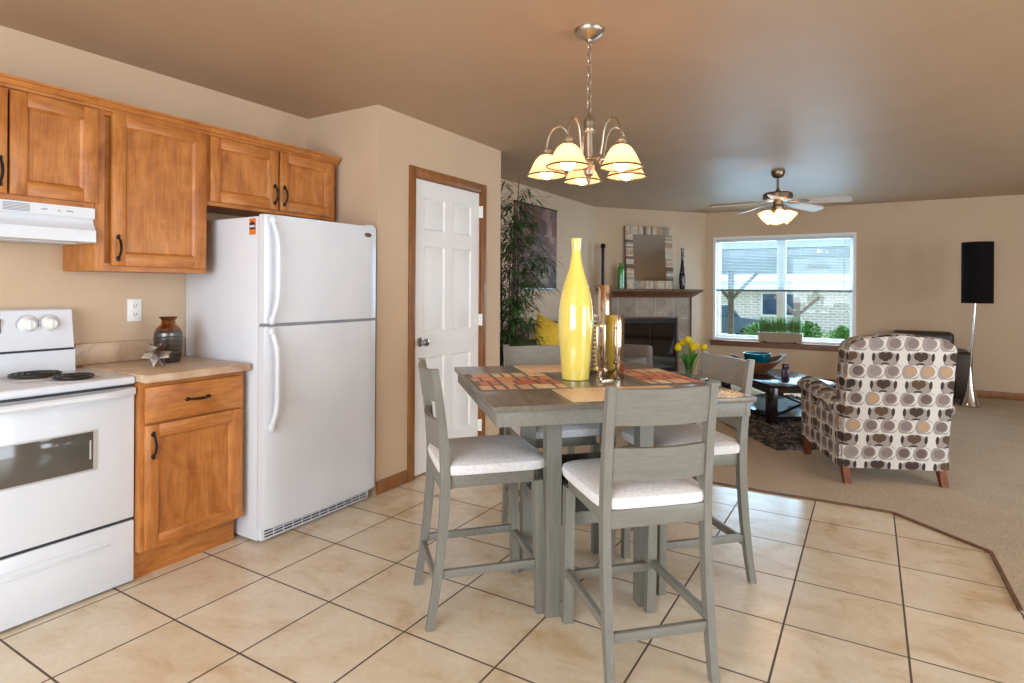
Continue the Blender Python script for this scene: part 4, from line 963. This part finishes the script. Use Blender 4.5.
# boat bowl + teal bowl + candle cup on the coffee table
CT = .405
bwl = thing('wooden_bowl', 'boat-shaped brown wooden bowl with pointed ends on the coffee table', 'bowl', (cpt(.40,.82)[0]-.075,cpt(.40,.82)[1]-.045,CT), math.radians(31))
mb = MB(); n, m2 = 32, 8; vs = []; fs = []
for k in range(m2+1):
    u = k/m2
    for i in range(n):
        a = 2*PI*i/n; ca, sa = math.cos(a), math.sin(a); rx = .10+.155*u**.8; ry = .08+.105*u**.8
        z = .006+.12*u+.075*u*abs(ca)**3; vs.append((rx*ca*(1+.18*abs(ca)**4*u), ry*sa, z))
for k in range(m2):
    for i in range(n): j = (i+1)%n; fs.append((k*n+i,k*n+j,(k+1)*n+j,(k+1)*n+i))
fs.append(tuple(reversed(range(n))))
b0 = len(vs)
for k in range(m2+1):
    u = 1-k/m2
    for i in range(n):
        x,y,z = vs[int(round(u*m2))*n+i]; vs.append((x*.95,y*.93,z+(.0 if k == 0 else .012)))
for i in range(n): j = (i+1)%n; fs.append((m2*n+i,m2*n+j,b0+j,b0+i))
for k in range(m2):
    for i in range(n): j = (i+1)%n; fs.append((b0+k*n+i,b0+k*n+j,b0+(k+1)*n+j,b0+(k+1)*n+i))
fs.append(tuple(range(b0+m2*n,b0+m2*n+n))); mb.add(vs, fs); build(mb, 'shell', 'bowl_wood', bwl)
p = (cpt(.40,.82)[0]-.085,cpt(.40,.82)[1]-.040,CT+.024); single(MB().lathe([(.05,0),(.085,.02),(.125,.09),(.140,.185),(.133,.185),(.115,.10),(.03,.02)], n=32), 'glazed_bowl', 'teal_glaze', 'shiny teal bowl resting inside the wooden boat bowl', 'bowl', (p[0],p[1],p[2]))
cup = thing('candle_holder', 'small plum petal-shaped candle holder on the coffee table corner', 'candle holder', cpt(.385,.40,CT), .3)
mb = MB(); mb.box((-.035,-.035,0),(.035,.035,.095),.006); build(mb, 'cup', 'plum_glass', cup)
mb = MB()
for i in range(6): a = i*PI/3; mb.sup((.022*math.cos(a),.022*math.sin(a),.118),(.013,.013,.034),.8,.8,10,8)
build(mb, 'petal', 'plum_glass', cup)
# side table with tulips
TX, TY = -1.615, 6.27
stt = thing('side_table', 'low dark round side table holding the tulips behind the dining table', 'table', (TX,TY,.03))
mb = MB(); mb.lathe([(.19,.36),(.20,.365),(.20,.385),(.19,.39)],(TX,TY,0),32); build(mb, 'tabletop', 'dark_wood', stt, world=True)
mb = MB(); mb.lathe([(.13,.034),(.12,.05),(.03,.07),(.025,.36)],(TX,TY,0),24); build(mb, 'pedestal', 'dark_wood', stt, world=True)
tv = thing('tulip_bouquet', 'bunch of yellow tulips in a clear glass vase in front of the fireplace', 'flowers', (TX,TY,.39))
mb = MB(); mb.lathe([(.040,0),(.042,.005),(.036,.03),(.040,.10),(.062,.20),(.060,.20),(.037,.10),(.033,.03),(.01,.012)],n=28); build(mb, 'glass_vase', 'vase_glass', tv)
rnd = random.Random(21); stm = MB()
tips = [(-.130,-.05,.285),(-.055,.03,.33),(-.02,-.03,.365),(.03,.04,.32),(.055,-.04,.30),(.135,-.06,.29),(.02,-.08,.29),(-.09,.06,.29)]
for i, (lx,ly,lz) in enumerate(tips):
    d = rt*lx+Vector((fw.x,fw.y,0))*ly; tp = Vector((d.x,d.y,lz)); b0 = Vector((d.x*.15,d.y*.15,.015)); md = (tp*.45+b0*.55)+Vector((0,0,.03)); stm.tube([b0,md,tp],[.004,.004,.0035],6)
    mb = MB()
    for j in range(3):
        a = j*2*PI/3+i; mb.sup((tp.x+.010*math.cos(a),tp.y+.010*math.sin(a),tp.z+.022),(.026,.026,.036),.9,.9,12,8)
    build(mb, 'tulip_head', 'tulip_yellow', tv)
build(stm, 'stem', 'tulip_stem', tv)
lf = MB()
for i in range(30):
    a = rnd.uniform(0,2*PI); lf.leaf((.01*math.cos(a),.01*math.sin(a),.04+rnd.random()*.06),(math.cos(a)*.45,math.sin(a)*.45,1),rnd.uniform(.16,.24),.035,.1)
build(lf, 'leaves', 'tulip_stem', tv)
# patterned recliner
ra = math.radians(24.4); rc = thing('armchair', 'armchair upholstered in grey, tan and cream disc-print fabric, seen from behind', 'armchair', (.012,5.01,.008), ra)
hw = .335
mb = MB(); mb.box((-hw+.03,-.28,.13),(hw-.03,.36,.36),.03,3); build(mb, 'seat_base', 'disc_print', rc, uv=True)
mb = MB(); mb.box((-.25,-.20,.34),(.25,.40,.47),.05,4); build(mb, 'seat_cushion', 'disc_print', rc, uv=True)
# back: raked slab with rounded top
def slab(xw, prof_y, zs, rr):
    mb = MB(); vs = []; fs = []; out = []
    n = 8; pts = [(-xw,zs[0])]
    z1 = zs[1]
    for i in range(n+1): a = PI-PI/2*i/n; pts.append((-xw+rr+rr*math.cos(a), z1-rr*.7+rr*.7*math.sin(a)))
    for i in range(1,8): u = i/8; pts.append((-xw+rr+(2*xw-2*rr)*u, z1+.022*math.sin(PI*u)))
    for i in range(n+1): a = PI/2-PI/2*i/n; pts.append((xw-rr+rr*math.cos(a), z1-rr*.7+rr*.7*math.sin(a)))
    pts.append((xw,zs[0])); m = len(pts)
    def ring(y0, ins, rake): return [(x*(1-ins/xw), y0-(z-zs[0])*rake, zs[0]+(z-zs[0])*(1-ins/(zs[1]-zs[0]))) for x,z in pts]
    rings = [ring(prof_y[0],.03,.13),ring(prof_y[0]-.02,.008,.13),ring(prof_y[0]-.05,0,.13),ring(prof_y[1]+.04,0,.13),ring(prof_y[1]+.012,.008,.13),ring(prof_y[1],.03,.13)]
    for r_ in rings: vs += r_
    for k in range(len(rings)-1):
        for i in range(m): j = (i+1)%m; fs.append((k*m+i,k*m+j,(k+1)*m+j,(k+1)*m+i))
    fs.append(tuple(range(m))); fs.append(tuple(reversed(range((len(rings)-1)*m,len(rings)*m)))); mb.add(vs, fs); return mb
build(slab(.338,(-.13,-.32),(.10,.985),.12), 'backrest', 'disc_print', rc, uv=True)
for s in (-1,1):
    mb = MB(); x0, x1 = (-.350,-.24) if s < 0 else (.24,.350)
    # side panel with rising underside, rolled arm on top
    poly = [(-.31,.10),(.38,.15),(.40,.54),(.30,.57),(-.31,.53)]
    mb.prism(poly, x0+.005, x1-.005, Matrix(((0,0,1,0),(1,0,0,0),(0,1,0,0),(0,0,0,1))))
    n = 14; prof = []
    xc = (x0+x1)/2+s*.012
    pts = [(-.31,.500),(-.10,.530),(.15,.555),(.34,.565),(.42,.550)]
    vs = []; fs = []; m = 20
    for k,(yy,zz) in enumerate(pts):
        sc_ = (.92,1,1,1,.75)[k]
        for i in range(m): a = 2*PI*i/m; vs.append((xc+.082*sc_*math.cos(a), yy, zz+.055*sc_*math.sin(a)))
    for k in range(len(pts)-1):
        for i in range(m): j = (i+1)%m; fs.append((k*m+i,k*m+j,(k+1)*m+j,(k+1)*m+i))
    fs.append(tuple(reversed(range(m)))); fs.append(tuple(range((len(pts)-1)*m,len(pts)*m))); mb.add(vs, fs)
    build(mb, 'arm', 'disc_print', rc, uv=True)
for sx in (-1,1):
    mb = MB(); mb.sweep([(-.335,0),(-.30,.08),(-.285,.14)], sx*.302-.022, sx*.302+.022, [.035,.045,.055]); build(mb, 'leg', 'leg_wood', rc)
    mb = MB(); mb.sweep([(.375,0),(.365,.10),(.36,.18)], sx*.302-.024, sx*.302+.024, [.036,.050,.060]); build(mb, 'leg', 'leg_wood', rc)
# leather chair by the far wall
lc = thing('leather_armchair', 'dark brown leather armchair against the far wall behind the patterned armchair', 'armchair', (.55,8.8,.008))
mb = MB(); mb.box((.16,8.56,.05),(1.0,9.08,.40),.03,3); build(mb, 'base', 'leather', lc, world=True)
mb = MB(); mb.box((.26,8.50,.36),(.84,8.92,.50),.05,4); build(mb, 'seat_cushion', 'leather', lc, world=True)
mb = MB(); mb.box((.24,8.84,.36),(.87,9.09,.80),.05,4); build(mb, 'backrest', 'leather', lc, world=True)
for x0,x1 in ((.10,.28),(.82,1.01)): mb = MB(); mb.box((x0,8.52,.05),(x1,9.08,.60),.045,4); build(mb, 'arm', 'leather', lc, world=True)
for x in (.18,.93):
    for y in (8.60,9.02): mb = MB(); mb.lathe([(.025,0),(.025,.055)],(x,y,.008),10); build(mb, 'foot', 'black_metal', lc, world=True)
# floor lamp
lp = thing('floor_lamp', 'floor lamp with tall black drum shade and chrome flared base', 'floor lamp', (.965,8.36,.008))
q = Vector((.965,8.36,0))
mb = MB(); mb.lathe([(.098,.008),(.100,.02),(.085,.05),(.062,.12),(.042,.20),(.026,.30),(.016,.38),(.012,.45)],(q.x,q.y,0),28); build(mb, 'base', 'chrome', lp, world=True)
mb = MB(); mb.tube([(q.x,q.y,.44),(q.x+.045,q.y,1.20)],.010,12); build(mb, 'pole', 'chrome', lp, world=True)
mb = MB(); mb.lathe([(.142,1.165),(.145,1.165),(.145,1.845),(.142,1.845),(.142,1.165)],(q.x+.058,q.y,0),36,cap=False); mb.tube([(q.x-.083,q.y,1.2),(q.x+.198,q.y,1.2)],.003,5); mb.tube([(q.x+.058,q.y-.14,1.2),(q.x+.058,q.y+.14,1.2)],.003,5); build(mb, 'lamp_shade', 'black_fabric', lp, world=True)
# window planter
pl = thing('grass_planter', 'whitewashed rectangular planter of green grass on the living room window sill', 'planter', (-1.078,YF-.06,WZ0))
mb = MB(); mb.prism([(-1.355,.585),(-1.345,.575),(-.810,.575),(-.800,.585),(-.790,.700),(-1.365,.700)],0,.10,Matrix(((1,0,0,0),(0,0,1,YF-.115),(0,1,0,0),(0,0,0,1)))); build(mb, 'planter_box', 'planter_wood', pl, world=True)
for x in (-1.27,-.89): mb = MB(); mb.box((x-.02,YF-.10,WZ0),(x+.02,YF-.03,.576)); build(mb, 'foot', 'dark_wood', pl, world=True)
rnd = random.Random(9); mb = MB()
for i in range(900):
    x = rnd.uniform(-1.345,-.81); y = rnd.uniform(YF-.105,YF-.03); a = rnd.uniform(0,2*PI); d = Vector((math.cos(a)*.16,math.sin(a)*.10-.03,1)); mb.leaf((x,y,.69),d,rnd.uniform(.13,.27),.007,.02)
o = build(mb, 'grass', 'grass_leaf', pl, world=True); o['kind'] = 'stuff'
# ================================================================== OUTSIDE THE WINDOW
def px2(px, y): # x on plane y for a given bearing (measured once from the photograph)
    k = (px-512)/594.75; return (k*.8567-.5159)*y/(.8567+k*.5159)
GZ = -1.3
mb = MB(); mb.box((-60,9.35,GZ-.2),(60,90,GZ)); struct(mb, 'ground', 'ext_ground')
cp = thing('carport', 'grey roofed carport on timber posts outside the living room window', 'carport', (-4.6,18,GZ))
mb = MB(); mb.box((-16,11.5,2.05),(1.5,21.5,2.20)); mb.box((-16,21.3,1.82),(1.5,21.5,2.05))
for k in range(9): mb.box((-16,12.0+k*1.1,1.93),(1.5,12.14+k*1.1,2.05))
build(mb, 'roof', 'ext_roof', cp, world=True)
for pxx, yy in ((731,21.3),(722+170,21.3)):
    x = px2(pxx,yy); mb = MB(); mb.box((x-.085,yy-.085,GZ),(x+.085,yy+.085,1.95)); build(mb, 'post', 'ext_wood', cp, world=True)
    for s in (-1,1): mb = MB(); mb.tube([(x,yy,.95),(x+s*.85,yy,1.88)],.07,4); build(mb, 'brace', 'ext_wood', cp, world=True)
x = px2(797,36); cq = thing('porch_post', 'timber porch post with Y-shaped braces near the neighbouring house', 'post', (x,36,GZ))
mb = MB(); mb.box((x-.16,35.84,GZ),(x+.16,36.16,.9)); build(mb, 'shaft', 'ext_wood', cq, world=True)
for s in (-1,1): mb = MB(); mb.tube([(x,36,-.1),(x+s*1.1,36,.95)],.12,4); build(mb, 'brace', 'ext_wood', cq, world=True)
hs = thing('neighbouring_house', 'pale brick neighbouring house with white trim seen through the window', 'house', (-11,42,GZ))
xa_, xb_ = px2(690,42), px2(900,42)
mb = MB(); mb.box((xa_,42,GZ),(xb_,46,1.35)); build(mb, 'wall', 'ext_brick', hs, world=True)
mb = MB(); mb.box((xa_,41.2,1.30),(xb_,46,1.85)); build(mb, 'fascia', 'ext_white', hs, world=True)
mb = MB(); mb.prism([(41.0,1.85),(47,1.85),(47,4.2)], xa_, xb_, Matrix(((0,0,1,0),(1,0,0,0),(0,1,0,0),(0,0,0,1)))); build(mb, 'roof', 'ext_roof', hs, world=True)
for p0, p1 in ((763,778),(784,794)):
    x0, x1 = px2(p0,42), px2(p1,42); mb = MB(); mb.box((x0-.12,41.9,-.42),(x1+.12,42,1.15)); f_ = build(mb, 'window', 'ext_white', hs, world=True); mb = MB(); mb.box((x0,41.85,-.30),(x1,41.9,1.03)); build(mb, 'pane', 'ext_glass', f_, world=True)
# truck
tx = px2(722,34); tk = thing('pickup_truck', 'grey pickup truck parked outside behind the timber post', 'truck', (tx,34,GZ))
Tm = Matrix.Translation((px2(758,32)-4.7,30.6,GZ)) @ Matrix.Rotation(math.radians(197),4,'Z')
def tb_(mbx): mbx.v = [(Tm @ Vector(v))[:] for v in mbx.v]; return mbx
mb = MB(); prof = [(-5.2,.45),(0,.45),(.05,.7),(0,1.12),(-1.75,1.18),(-2.0,1.22),(-2.35,1.80),(-3.5,1.84),(-4.0,1.22),(-5.1,1.12),(-5.3,.8)]
mb.prism(prof, -.9, .9, Matrix(((1,0,0,0),(0,0,1,0),(0,1,0,0),(0,0,0,1)))); build(tb_(mb), 'body', 'truck_paint', tk, world=True)
for y in (-.91,.91):
    mb = MB(); s_ = .02 if y>0 else -.02; mb.prism([(-2.15,1.26),(-2.42,1.74),(-3.0,1.76),(-3.0,1.26)], y-.012, y+.012, Matrix(((1,0,0,0),(0,0,1,0),(0,1,0,0),(0,0,0,1)))); mb.prism([(-3.08,1.26),(-3.08,1.76),(-3.45,1.76),(-3.85,1.26)], y-.012, y+.012, Matrix(((1,0,0,0),(0,0,1,0),(0,1,0,0),(0,0,0,1)))); build(tb_(mb), 'side_window', 'ext_glass', tk, world=True)
mb = MB(); mb.box((.02,-.8,.62),(.10,-.55,.95)); mb.box((.02,.55,.62),(.10,.8,.95)); build(tb_(mb), 'tail_light', 'tail_red', tk, world=True)
for x in (-.95,-4.3):
    for y in (-.82,.82): mb = MB(); mb.lathe([(.2,-.12),(.36,-.12),(.38,-.08),(.38,.08),(.36,.12),(.2,.12)],(y,0,0),20,'x'); mb.v = [(v[1]+x, v[0], v[2]+.38) for v in mb.v]; build(tb_(mb), 'wheel', 'tyre', tk, world=True)
rnd = random.Random(31)
labs = ['leafy light green shrub outside, left of the planter behind the truck','leafy green shrub outside, just right of the planter','low spreading green shrub outside in the middle of the right pane','dense green shrub outside at the right end of the window']
for (pxx,yy,rad,hh), lb in zip(((757,26,.7,1.05),(808,24,.75,1.25),(822,22,.6,.75),(842,26,.7,1.0)), labs):
    x = px2(pxx,yy); sb = thing('shrub', lb, 'shrub', (x,yy,GZ), 0, 'shrubs outside the window'); mb = MB()
    for i in range(900):
        a = rnd.uniform(0,2*PI); b = rnd.uniform(-.1,1)*PI/2; r_ = rnd.uniform(.6,1); d = Vector((math.cos(a)*math.cos(b),math.sin(a)*math.cos(b),math.sin(b)))
        mb.leaf((x+d.x*rad*r_,yy+d.y*rad*r_,GZ+.15+d.z*hh*r_), d+Vector((rnd.uniform(-.6,.6),rnd.uniform(-.6,.6),rnd.uniform(-.2,.6))), .16, .09, .2)
    build(mb, 'foliage', 'ext_leaf', sb, world=True)
    mb = MB(); mb.tube([(x,yy,GZ),(x,yy,GZ+hh*.7)],[.04,.02],6); build(mb, 'trunk', 'stem_brown', sb, world=True)
